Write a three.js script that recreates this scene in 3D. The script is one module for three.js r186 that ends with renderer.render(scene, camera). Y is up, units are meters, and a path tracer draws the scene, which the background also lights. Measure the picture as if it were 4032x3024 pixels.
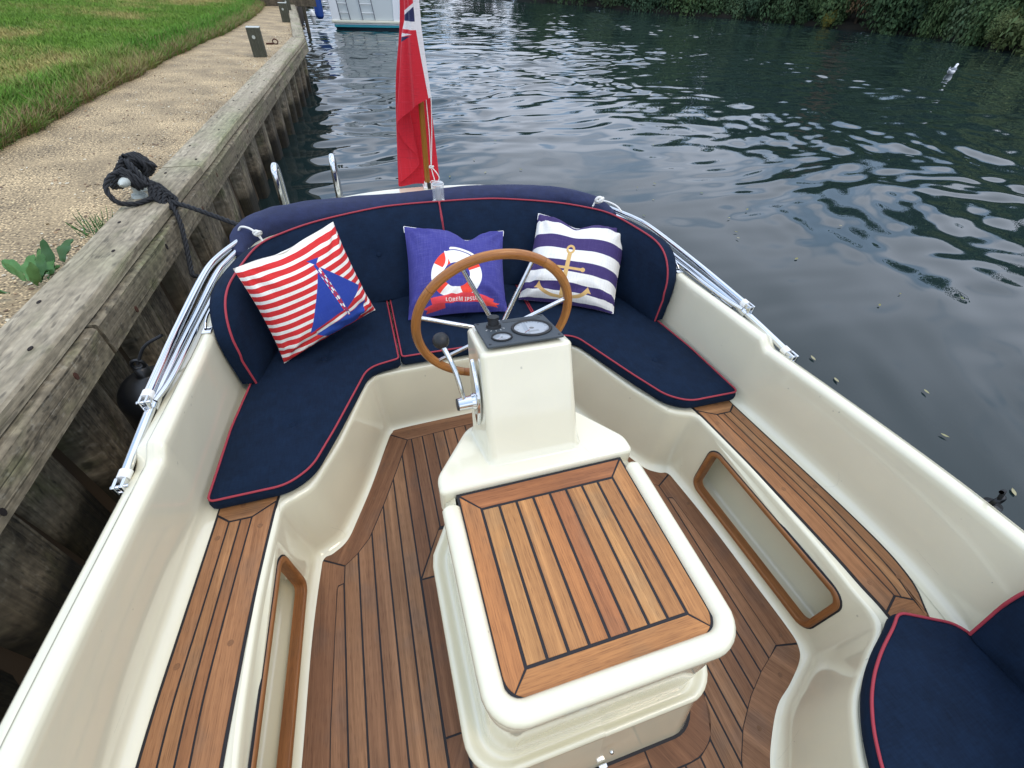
import * as THREE from 'three';
import { mergeGeometries, mergeVertices } from 'three/addons/utils/BufferGeometryUtils.js';
import { RoundedBoxGeometry } from 'three/addons/geometries/RoundedBoxGeometry.js';
import { ImprovedNoise } from 'three/addons/math/ImprovedNoise.js';

// ------------------------------------------------------------------ camera, sky, sun, exposure
const scene = new THREE.Scene();
const renderer = new THREE.WebGLRenderer({ antialias: true });
renderer.setSize(1024, 768);
renderer.toneMapping = THREE.LinearToneMapping;
renderer.toneMappingExposure = 1.13;
renderer.shadowMap.enabled = true;

const camera = new THREE.PerspectiveCamera(81.98, 4 / 3, 0.02, 900);
camera.position.set(-0.3145, 1.56, 0);
camera.rotation.set(-0.75045691, -0.32666351, 0.05090231, 'YXZ');
scene.add(camera);

const perlin = new ImprovedNoise();
const noise = (x, y, z = 0.37) => perlin.noise(x, y, z);
const fbm = (x, y, z = 0.37, o = 4) => { let a = 0, s = 0.5, f = 1; for (let i = 0; i < o; i++) { a += s * noise(x * f, y * f, z + i * 7.3); s *= 0.5; f *= 2.03; } return a; };
const mulberry = (a) => () => { a |= 0; a = (a + 0x6d2b79f5) | 0; let t = Math.imul(a ^ (a >>> 15), 1 | a); t = (t + Math.imul(t ^ (t >>> 7), 61 | t)) ^ t; return ((t ^ (t >>> 14)) >>> 0) / 4294967296; };
const clamp = (x, a = 0, b = 1) => Math.min(b, Math.max(a, x));
const lerp = (a, b, t) => a + (b - a) * t;
const smooth = (a, b, x) => { const t = clamp((x - a) / (b - a)); return t * t * (3 - 2 * t); };

{ // overcast sky: bright cloud with soft blue-grey thinner patches, everywhere alike
  const W = 1024, H = 512, d = new Float32Array(W * H * 4);
  for (let j = 0; j < H; j++) for (let i = 0; i < W; i++) {
    const el = (0.5 - (j + 0.5) / H) * Math.PI * -1, az = (i / W) * Math.PI * 2;
    const dy = Math.sin(el), c = Math.cos(el), dx = c * Math.cos(az), dz = c * Math.sin(az);
    const k = 1 / (0.32 + Math.max(0, dy));
    let n = fbm(dx * k * 1.6 + 3.1, dz * k * 1.6 - 1.7, 0.6, 5) * 1.5 + 0.5;
    n = smooth(0.27, 0.6, n);
    const o = (j * W + i) * 4, lum = 1.1 + 0.2 * Math.max(0, dy);
    d[o] = lum * lerp(0.5, 1.07, n); d[o + 1] = lum * lerp(0.69, 1.17, n); d[o + 2] = lum * lerp(0.97, 1.38, n); d[o + 3] = 1;
  }
  const t = new THREE.DataTexture(d, W, H, THREE.RGBAFormat, THREE.FloatType);
  t.mapping = THREE.EquirectangularReflectionMapping; t.magFilter = THREE.LinearFilter; t.minFilter = THREE.LinearFilter; t.wrapS = THREE.RepeatWrapping; t.needsUpdate = true;
  scene.background = t; scene.environment = t;
}
const sun = new THREE.DirectionalLight(0xffe6c4, 0.75);
sun.position.set(7, 16, 6); sun.target.position.set(0, 0, -2);
sun.castShadow = true; sun.shadow.radius = 34; sun.shadow.mapSize.set(2048, 2048);
Object.assign(sun.shadow.camera, { left: -14, right: 14, top: 14, bottom: -14, near: 1, far: 50 });
scene.add(sun, sun.target);

// ------------------------------------------------------------------ naming helpers
const used = {};
const numbered = (n) => { const k = (used[n] = (used[n] ?? -1) + 1); return k ? `${n}_${String(k).padStart(3, '0')}` : n; };
function mesh(name, geo, mat, parent) {
  const m = new THREE.Mesh(geo, mat); m.name = parent ? name : numbered(name); m.castShadow = m.receiveShadow = true;
  (parent ?? scene).add(m); return m;
}
function thing(name, label, category, pos = [0, 0, 0], group) {
  const g = new THREE.Group(); g.name = numbered(name); g.position.set(...pos); g.userData = { label, category }; if (group) g.userData.group = group; scene.add(g); return g;
}
function tag(o, label, category, group) { o.userData = { ...o.userData, label, category }; if (group) o.userData.group = group; return o; }
function struct(o) { o.userData.kind = 'structure'; return o; }
function part(name, parent) { const g = new THREE.Group(); g.name = name; parent.add(g); return g; }

// ------------------------------------------------------------------ geometry helpers
const V = (x, y, z) => new THREE.Vector3(x, y, z);
// rings: array of rows of [x,y,z]; closed = rows wrap round
function loft(rows, closed = false, skip) {
  const n = rows[0].length, pos = [], uv = [], idx = [];
  let vv = 0;
  rows.forEach((r, j) => { let u = 0; if (j) { const a = r[n >> 1], b = rows[j - 1][n >> 1]; vv += Math.hypot(a[0] - b[0], a[1] - b[1], a[2] - b[2]); }
    r.forEach((p, i) => { if (i) { const q = r[i - 1]; u += Math.hypot(p[0] - q[0], p[1] - q[1], p[2] - q[2]); } pos.push(...p); uv.push(u, vv); }); });
  for (let j = 0; j < rows.length - 1; j++) for (let i = 0; i < (closed ? n : n - 1); i++) {
    if (skip && skip(i, j)) continue;
    const a = j * n + i, b = j * n + (i + 1) % n, c = a + n, e = b + n; idx.push(a, b, e, a, e, c);
  }
  const g = new THREE.BufferGeometry(); g.setAttribute('position', new THREE.Float32BufferAttribute(pos, 3)); g.setAttribute('uv', new THREE.Float32BufferAttribute(uv, 2)); g.setIndex(idx); g.computeVertexNormals(); return g;
}
// flat polygon in xz (points [x,z]) at height y, optional holes
function flat(pts, y, holes = []) {
  const s = new THREE.Shape(pts.map(([x, z]) => new THREE.Vector2(x, -z))); for (const h of holes) s.holes.push(new THREE.Path(h.map(([x, z]) => new THREE.Vector2(x, -z))));
  const g = new THREE.ShapeGeometry(s); g.rotateX(-Math.PI / 2); g.translate(0, y, 0); return g;
}
// slab of polygon [x,z] from y0 to y1 with small bevel; uv in metres turned by ang and shifted
function slab(pts, y0, y1, bevel = 0, ang = 0, du = 0, dv = 0, seg = 1) {
  const s = new THREE.Shape(pts.map(([x, z]) => new THREE.Vector2(x, -z)));
  const g = new THREE.ExtrudeGeometry(s, bevel ? { depth: y1 - y0 - 2 * bevel, bevelEnabled: true, bevelSize: bevel, bevelThickness: bevel, bevelOffset: -bevel, bevelSegments: seg, curveSegments: 4 } : { depth: y1 - y0, bevelEnabled: false });
  g.rotateX(-Math.PI / 2); g.translate(0, y0 + bevel, 0);
  const p = g.attributes.position, uv = g.attributes.uv, c = Math.cos(ang), n = Math.sin(ang);
  for (let i = 0; i < p.count; i++) { const x = p.getX(i), z = p.getZ(i); uv.setXY(i, x * c - z * n + du, x * n + z * c + dv); }
  return g;
}
function tube(pts, r, seg = 24, rs = 8, closed = false) { return new THREE.TubeGeometry(new THREE.CatmullRomCurve3(pts.map((p) => V(...p)), closed, 'centripetal'), seg, r, rs, closed); }
function straight(a, b, r, rs = 12, r2 = r) {
  const A = V(...a), B = V(...b), d = B.clone().sub(A), g = new THREE.CylinderGeometry(r2, r, d.length(), rs, 1);
  g.applyQuaternion(new THREE.Quaternion().setFromUnitVectors(V(0, 1, 0), d.clone().normalize())); g.translate(...A.add(B).multiplyScalar(0.5).toArray()); return g;
}
const merge = (l) => mergeGeometries(l.map((g) => { const h = g.index ? g.toNonIndexed() : g.clone(); for (const k of Object.keys(h.attributes)) if (!['position', 'normal', 'uv'].includes(k)) h.deleteAttribute(k); return h; }));
const mirror = (g) => { const h = g.clone(); const p = h.attributes.position, n = h.attributes.normal; for (let i = 0; i < p.count; i++) { p.setX(i, -p.getX(i)); if (n) n.setX(i, -n.getX(i)); } if (h.index) { const x = h.index; for (let i = 0; i < x.count; i += 3) { const a = x.getX(i); x.setX(i, x.getX(i + 1)); x.setX(i + 1, a); } } else { for (const k of Object.keys(h.attributes)) { const t = h.attributes[k], s = t.itemSize, a = t.array; for (let i = 0; i < t.count; i += 3) for (let c = 0; c < s; c++) { const q = a[i * s + c]; a[i * s + c] = a[(i + 1) * s + c]; a[(i + 1) * s + c] = q; } } } return h; };
// Catmull-Rom through stations (arrays of numbers), k steps an interval
function spline(st, k) {
  const out = [], n = st.length, at = (i) => st[clamp(i, 0, n - 1)];
  for (let i = 0; i < n - 1; i++) for (let j = 0; j < k; j++) {
    const t = j / k, a = at(i - 1), b = at(i), c = at(i + 1), d = at(i + 2);
    out.push(b.map((_, m) => 0.5 * (2 * b[m] + (c[m] - a[m]) * t + (2 * a[m] - 5 * b[m] + 4 * c[m] - d[m]) * t * t + (3 * b[m] - a[m] - 3 * c[m] + d[m]) * t * t * t)));
  }
  out.push([...st[n - 1]]); return out;
}
const fullring = (half, flip = [0]) => [...half, ...half.slice(0, -1).reverse().map((s) => s.map((v, i) => (flip.includes(i) ? -v : v)))];
function rrect(x0, y0, x1, y1, r, n = 6) {
  const o = []; for (const [cx, cy, a] of [[x1 - r, y1 - r, 0], [x0 + r, y1 - r, 1], [x0 + r, y0 + r, 2], [x1 - r, y0 + r, 3]]) for (let i = 0; i <= n; i++) { const t = (a + i / n) * Math.PI / 2; o.push([cx + r * Math.cos(t), cy + r * Math.sin(t)]); } return o;
}
function clipX(poly, a, sign) { // keep sign*(x-a)>=0
  const out = []; for (let i = 0; i < poly.length; i++) { const p = poly[i], q = poly[(i + 1) % poly.length], dp = sign * (p[0] - a), dq = sign * (q[0] - a); if (dp >= 0) out.push(p); if ((dp > 0 && dq < 0) || (dp < 0 && dq > 0)) { const t = dp / (dp - dq); out.push([a, p[1] + (q[1] - p[1]) * t]); } } return out;
}
const area = (p) => { let s = 0; for (let i = 0; i < p.length; i++) { const a = p[i], b = p[(i + 1) % p.length]; s += a[0] * b[1] - b[0] * a[1]; } return s / 2; };
function offsetLine(pts, d) { // open polyline [x,z], offset to its left by d
  return pts.map((p, i) => { const a = pts[Math.max(0, i - 1)], b = pts[Math.min(pts.length - 1, i + 1)]; const tx = b[0] - a[0], tz = b[1] - a[1], l = Math.hypot(tx, tz) || 1; return [p[0] - tz / l * d, p[1] + tx / l * d]; });
}
function vcolor(g, fn) { const p = g.attributes.position, c = new Float32Array(p.count * 3); for (let i = 0; i < p.count; i++) { const v = fn(p.getX(i), p.getY(i), p.getZ(i), i); c.set(v, i * 3); } g.setAttribute('color', new THREE.BufferAttribute(c, 3)); return g; }

// ------------------------------------------------------------------ textures
const S = (v) => Math.round(clamp(v) * 255);
function tex(W, H, fn, srgb = true) {
  const d = new Uint8Array(W * H * 4); for (let j = 0; j < H; j++) for (let i = 0; i < W; i++) { const v = fn(i / W, j / H, i, j), o = (j * W + i) * 4; if (typeof v === 'number') { d[o] = d[o + 1] = d[o + 2] = S(v); } else { d[o] = S(v[0]); d[o + 1] = S(v[1]); d[o + 2] = S(v[2]); } d[o + 3] = 255; }
  const t = new THREE.DataTexture(d, W, H); t.wrapS = t.wrapT = THREE.RepeatWrapping; t.magFilter = THREE.LinearFilter; t.minFilter = THREE.LinearMipmapLinearFilter; t.generateMipmaps = true; t.anisotropy = 8; if (srgb) t.colorSpace = THREE.SRGBColorSpace; t.needsUpdate = true; return t;
}
const scaled = (t, rx, ry) => { const c = t.clone(); c.repeat.set(rx, ry); c.needsUpdate = true; return c; };
// periodic noise helper: blends so that edges meet
const per = (f, u, v) => { const a = f(u, v), b = f(u - 1, v), c = f(u, v - 1), d = f(u - 1, v - 1); const s = smooth(0.8, 1, u), t = smooth(0.8, 1, v); return lerp(lerp(a, b, s), lerp(c, d, s), t); };
// teak: u across 0.25 m, v along 1.0 m
const teakH = (u, v) => per((a, b) => {
  const w = fbm(a * 3, b * 1.2, 1.1, 3) * 0.5;
  const broad = fbm(a * 9 + w, b * 1.1, 2.2, 3), fine = noise(a * 95 + w * 9, b * 5, 4.1), pore = noise(a * 210, b * 22, 9.2), pore2 = noise(a * 150, b * 40, 12.2);
  const streak = noise(a * 30 + w * 6, b * 1.6, 17); return 0.6 + broad * 0.5 + streak * 0.16 + fine * 0.17 + Math.min(0, pore + 0.12) * 0.55 + Math.min(0, pore2 + 0.25) * 0.5;
}, u, v);
const teakMap = tex(512, 1024, (u, v) => { const h = clamp(teakH(u, v)); const w = smooth(0.02, 0.34, per((a, b) => fbm(a * 2.2, b * 7, 33, 4), u, v)) * 0.45, st = smooth(0.0, 0.45, per((a, b) => fbm(a * 3, b * 3.5, 41, 3), u, v)) * 0.1, c = [lerp(0.56, 1, h), lerp(0.49, 0.985, h), lerp(0.42, 0.97, h)], gr = (c[0] + c[1] + c[2]) / 3; return [lerp(c[0], gr * 0.9, w) - st, lerp(c[1], gr * 0.93, w) - st, lerp(c[2], gr * 1.02, w) - st]; });
const teakBump = tex(512, 1024, (u, v) => teakH(u, v), false);
for (const t of [teakMap, teakBump]) t.repeat.set(4, 1);
const teak = (hex, rough = 0.62) => new THREE.MeshStandardMaterial({ color: hex, map: teakMap, bumpMap: teakBump, bumpScale: 0.0006, roughness: rough });
// woven cloth, 4 cm tile
const weave = tex(128, 128, (u, v) => { const x = u * 16 * Math.PI * 2, y = v * 16 * Math.PI * 2; const c = (Math.floor(u * 32) + Math.floor(v * 32)) % 2; return 0.5 + 0.25 * (c ? Math.abs(Math.sin(x)) : Math.abs(Math.sin(y))) + 0.12 * noise(u * 40, v * 40); }, false);
const clothTone = tex(256, 256, (u, v) => { const n = per((a, b) => fbm(a * 6, b * 6, 3.3, 5), u, v), f = per((a, b) => noise(a * 90, b * 14) * 0.5 + noise(a * 14, b * 90, 5) * 0.5, u, v); return 0.9 + n * 0.16 + f * 0.16; });
// weathered timber: grain along v, u across .5 m, v along 2 m
const timberH = (u, v) => per((a, b) => { const w = fbm(a * 4, b * 2, 5.5, 3); return 0.5 + fbm(a * 8 + w, b * 2, 1.3, 4) * 0.55 + noise(a * 70 + w * 8, b * 5, 3.1) * 0.17 + noise(a * 140 + w * 5, b * 9, 8) * 0.11 + Math.min(0, noise(a * 40 + w * 4, b * 3, 14) + 0.32) * 0.8; }, u, v);
const timberMap = tex(512, 1024, (u, v) => { const h = clamp(timberH(u, v)), g = per((a, b) => fbm(a * 5, b * 10, 21, 4), u, v), l = smooth(0.1, 0.32, per((a, b) => fbm(a * 26, b * 80, 31, 3), u, v)); let c = [lerp(0.34, 0.86, h), lerp(0.31, 0.83, h), lerp(0.27, 0.77, h)]; const gm = smooth(0.05, 0.4, g) * 0.5; c = [lerp(c[0], c[0] * 0.86, gm), lerp(c[1], c[1] * 0.98, gm), lerp(c[2], c[2] * 0.76, gm)]; const mt = per((a, b) => fbm(a * 22, b * 60, 51, 4), u, v), dk = smooth(0.12, 0.36, per((a, b) => fbm(a * 34, b * 44, 61, 3), u, v)); return c.map((x) => lerp(x, 0.86, l * 0.3) * (1 + mt * 0.55) * (1 - dk * 0.3)); });
const capMap = tex(512, 1024, (u, v) => { const h = clamp(timberH(u, v)), g = smooth(0.05, 0.4, per((a, b) => fbm(a * 5, b * 10, 21, 4), u, v)); const mt = 1 + 0.34 * per((a, b) => fbm(a * 24, b * 40, 57, 4), u, v), dk = 1 - 0.24 * smooth(0.1, 0.38, per((a, b) => fbm(a * 30, b * 26, 67, 3), u, v)); return [(lerp(0.58, 0.92, h) - g * 0.08) * mt * dk, (lerp(0.55, 0.89, h) - g * 0.06) * mt * dk, (lerp(0.49, 0.83, h) - g * 0.08) * mt * dk]; });
const timberBump = tex(512, 1024, (u, v) => timberH(u, v), false);
for (const t of [timberMap, capMap, timberBump]) t.repeat.set(2, 0.5);
const timber = (hex, bump = 0.004) => new THREE.MeshStandardMaterial({ color: hex, map: timberMap, bumpMap: timberBump, bumpScale: bump, roughness: 0.92 });
// gelcoat: very faint orange peel and grime specks
const gelRough = tex(256, 256, (u, v) => { const n = per((a, b) => fbm(a * 5, b * 5, 2.7, 5), u, v); return 0.36 + n * 0.22; }, false);
const gelTone = (() => { const rnd = mulberry(19), sp = Array.from({ length: 13 }, () => [rnd(), rnd(), 0.001 + rnd() * 0.0014, 0.6 + rnd() * 0.3]), sc = Array.from({ length: 5 }, () => [0.05 + rnd() * 0.9, 0.05 + rnd() * 0.9, rnd() * 3.14, 0.02 + rnd() * 0.06]); // specks of dirt and hairline scuffs, 1 m tile
  return tex(640, 640, (u, v) => { let k = 0.985 + per((a, b) => fbm(a * 4, b * 4, 6.7, 4), u, v) * 0.035; for (const [x, y, r, d] of sp) if (Math.abs(u - x) < r && Math.abs(v - y) < r * 1.3) k *= d; for (const [x, y, a, l] of sc) { const dx = u - x, dy = v - y, t = dx * Math.cos(a) + dy * Math.sin(a), n = -dx * Math.sin(a) + dy * Math.cos(a); if (Math.abs(t) < l && Math.abs(n - t * t * 0.8) < 0.0006) k *= 0.93; } return [k, k, k * 0.995]; }); })();
const gelcoat = new THREE.MeshPhysicalMaterial({ color: new THREE.Color().setRGB(0.80, 0.752, 0.572), map: gelTone, roughness: 0.4, roughnessMap: gelRough, clearcoat: 0.8, clearcoatRoughness: 0.035 });
const chrome = new THREE.MeshStandardMaterial({ color: 0xd4d6d8, metalness: 1, roughness: 0.09 });
const caulk = new THREE.MeshStandardMaterial({ color: 0x17151a, roughness: 0.7 });
const navy = new THREE.MeshPhysicalMaterial({ color: new THREE.Color().setRGB(0.0055, 0.0165, 0.041), map: scaled(clothTone, 3, 3), roughness: 0.88, bumpMap: scaled(weave, 25, 25), bumpScale: 0.0004, specularIntensity: 0.35, sheen: 0.08, sheenRoughness: 0.6, sheenColor: new THREE.Color(0x3a4a78) });
const canvasNavy = new THREE.MeshPhysicalMaterial({ color: new THREE.Color().setRGB(0.016, 0.025, 0.083), map: scaled(clothTone, 3, 3), roughness: 0.86, bumpMap: scaled(weave, 20, 20), bumpScale: 0.0005, sheen: 0.12, sheenRoughness: 0.6, sheenColor: new THREE.Color(0x5060a0) });
const pipingRed = new THREE.MeshStandardMaterial({ color: 0xa03340, roughness: 0.7 });
const blackPlastic = new THREE.MeshStandardMaterial({ color: 0x1a1b1c, roughness: 0.45 });
const blackRubber = new THREE.MeshStandardMaterial({ color: 0x0e0f11, roughness: 0.38 });
const whiteCord = new THREE.MeshStandardMaterial({ color: 0xe6e4dc, roughness: 0.8 });
const whitePlastic = new THREE.MeshStandardMaterial({ color: 0xeceae4, roughness: 0.4 });

// ------------------------------------------------------------------ water
const WALLX = (z) => -1.30 + 0.0544 * (-1.3 - z);
{
  const rnd = mulberry(71), comps = [];
  for (let i = 0; i < 46; i++) { // nearly equal slopes at every wavelength, crests lying mostly across the river
    const lam = 0.2 * Math.pow(1.35 / 0.2, rnd()), dir = 0.45 + (rnd() + rnd() - 1) * 1.5, k = Math.PI * 2 / lam, slope = (lam < 0.8 ? 0.0165 : 0.0165 * Math.pow(0.8 / lam, 0.7)) * (0.55 + rnd() * 0.9);
    comps.push({ kx: Math.sin(dir) * k, kz: Math.cos(dir) * k, a: slope / k, ph: rnd() * 6.283, lam });
  }
  const height = (x, z, cell) => {
    const dBoat = Math.hypot(Math.max(0, Math.abs(x) - 1.0), Math.max(0, -2.6 - z, z - 2));
    const far = smooth(0.0, 4.6, dBoat);
    const patch = 0.42 + 1.1 * smooth(-0.25, 0.28, fbm(x * 0.2 + 4, z * 0.2, 8.8, 3));
    const m = lerp(0.24, 1, far) * patch;
    const wx = fbm(x * 0.35, z * 0.35, 2.2, 2) * 0.9, wz = fbm(x * 0.35 + 9, z * 0.35, 5.2, 2) * 0.9;
    let h = 0; for (const c of comps) { const q = c.lam / cell; if (q < 2) continue; h += c.a * (q < 4 ? (q - 2) / 2 : 1) * Math.sin(c.kx * (x + wx) + c.kz * (z + wz) + c.ph); }
    h = h * m; return h - 0.004;
  };
  const rs = []; let r = 0.25; while (r < 420) { rs.push(r); r += r < 16 ? 0.042 : r < 45 ? 0.042 + (r - 16) * 0.005 : r * 0.12; }
  const th = []; const A0 = -32, A1 = 98; for (let i = 0; i < 1000; i++) th.push(A0 + (A1 - A0) * i / 1000); for (let i = 0; i < 90; i++) th.push(A1 + (360 - A1 + A0) * i / 90);
  const n = th.length, pos = new Float32Array(rs.length * n * 3), idx = [];
  rs.forEach((rr, j) => th.forEach((t, i) => { const a = t * Math.PI / 180, x = Math.sin(a) * rr, z = -Math.cos(a) * rr; const cell = Math.max(0.042, i < 1000 ? rr * 0.0023 : rr * 0.05); const y = rr > 60 ? -0.004 : height(x, z, Math.max(cell, rr > 16 ? 0.042 + (rr - 16) * 0.005 : 0.042)); pos.set([x, y, z], (j * n + i) * 3); }));
  for (let j = 0; j < rs.length - 1; j++) for (let i = 0; i < n; i++) { const a = j * n + i, b = j * n + (i + 1) % n, c = a + n, d = b + n; idx.push(a, c, d, a, d, b); }
  const g = new THREE.BufferGeometry(); g.setAttribute('position', new THREE.BufferAttribute(pos, 3)); g.setIndex(idx); g.computeVertexNormals();
  const nn = g.attributes.normal; if (nn.getY(500) < 0) { for (let i = 0; i < idx.length; i += 3) { const q = idx[i]; idx[i] = idx[i + 1]; idx[i + 1] = q; } g.setIndex(idx); g.computeVertexNormals(); }
  const water = new THREE.MeshPhysicalMaterial({ color: new THREE.Color().setRGB(0.012, 0.023, 0.024), roughness: 0.012, ior: 1.333 });
  struct(mesh('river_water', g, water));
}

// ------------------------------------------------------------------ left bank: path, grass, ground
const PATH = 0.65;
const grassEdge = spline([[-2.62, 1.5], [-2.56, -1.0], [-2.5, -2.6], [-2.485, -3.85], [-2.458, -4.88], [-2.4, -6.25], [-2.36, -7.9], [-2.12, -11.8], [-2.2, -16.7], [-2.6, -24], [-3.5, -40]], 6);
{
  const gravel = (u, v) => { const a = per((x, y) => noise(x * 190, y * 190, 2), u, v), b = per((x, y) => noise(x * 80, y * 80, 5), u, v), c = per((x, y) => fbm(x * 4, y * 4, 9, 4), u, v); return [a, b, c]; };
  const map = tex(1024, 1024, (u, v) => { const [a, b, c] = gravel(u, v); const k = 0.74 + a * 0.34 + b * 0.2 + c * 0.36; const pale = a > 0.34 ? 0.2 : 0, dark = a < -0.38 ? -0.22 : 0; const t = k + pale + dark; return [t * 0.81, t * 0.71, t * 0.545]; });
  const bump = tex(1024, 1024, (u, v) => { const [a, b, c] = gravel(u, v); return 0.5 + a * 0.4 + b * 0.25 + c * 0.2; }, false);
  for (const t of [map, bump]) t.repeat.set(0.62, 0.62);
  const m = new THREE.MeshStandardMaterial({ map, bumpMap: bump, bumpScale: 0.003, roughness: 0.95 });
  const edge = grassEdge.filter(([, z]) => z > -16.6), strip = (z0, z1) => { const e = edge.filter(([, z]) => z <= z0 && z >= z1); const xe = (z) => { for (let i = 0; i < edge.length - 1; i++) if (edge[i][1] >= z && edge[i + 1][1] <= z) return lerp(edge[i][0], edge[i + 1][0], (z - edge[i][1]) / (edge[i + 1][1] - edge[i][1] || 1)); return edge[edge.length - 1][0]; };
    const inner = (z) => (z > -9.2 ? WALLX(z) - 0.19 : lerp(-1.03, -1.4, (-9.2 - z) / 7.4)); const L = [], N = Math.ceil((z0 - z1) / 0.5); for (let i = 0; i <= N; i++) { const z = lerp(z0, z1, i / N); L.push([xe(z) - 0.12, z]); } for (let i = N; i >= 0; i--) { const z = lerp(z0, z1, i / N); L.push([inner(z), z]); } return L; };
  const g1 = slab(strip(1.4, -7.62), PATH - 0.18, PATH, 0.006), g2 = slab(strip(-7.632, -16.6), PATH - 0.18, PATH, 0.006);
  struct(mesh('path', g1, m)); struct(mesh('path', g2, m));
  // earth under it all
  const earth = new THREE.MeshStandardMaterial({ color: 0x4a3c2c, roughness: 1 });
  struct(mesh('ground', slab([[WALLX(3) - 0.14, 3], [WALLX(-9.2) - 0.14, -9.2], [-1.45, -16.6], [-2.0, -40], [-120, -160], [-120, 90], [WALLX(3) - 0.14, 90]].map(([x, z]) => [x, z]), -1.5, PATH - 0.19), earth));
}
{ // crumbs of leaf and grit scattered on the path
  const rnd = mulberry(64), N = 2600, g = new THREE.CircleGeometry(0.007, 5); g.rotateX(-Math.PI / 2); const im = new THREE.InstancedMesh(g, new THREE.MeshStandardMaterial({ roughness: 0.95 }), N), m4 = new THREE.Matrix4(), q = new THREE.Quaternion(), col = new THREE.Color();
  for (let i = 0; i < N; i++) { const z = 0.5 - Math.pow(rnd(), 0.9) * 12, nearCap = rnd() < 0.45, x = WALLX(z) - 0.2 - (nearCap ? Math.pow(rnd(), 2.2) * 0.35 : rnd() * 1.0); q.setFromEuler(new THREE.Euler((rnd() - 0.5) * 0.7, rnd() * 6.28, (rnd() - 0.5) * 0.7)); const s = 0.35 + rnd() * 0.9; m4.compose(V(x, PATH + 0.003, z), q, V(s * (0.5 + rnd()), 1, s)); im.setMatrixAt(i, m4); const t = rnd(); im.setColorAt(i, t < 0.45 ? col.setRGB(0.62, 0.56, 0.42) : t < 0.8 ? col.setRGB(0.16, 0.1, 0.06) : col.setRGB(0.34, 0.22, 0.12)); }
  im.name = numbered('path_litter'); im.castShadow = im.receiveShadow = true; im.userData = { kind: 'stuff', label: 'crumbs of leaf and grit scattered over the path', category: 'litter' }; scene.add(im);
}
const grassY = (x, z, e) => PATH + 0.005 + 0.075 * smooth(0, 0.35, e) + 0.055 * e + 0.02 * fbm(x * 0.7, z * 0.7, 3, 3);
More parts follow.
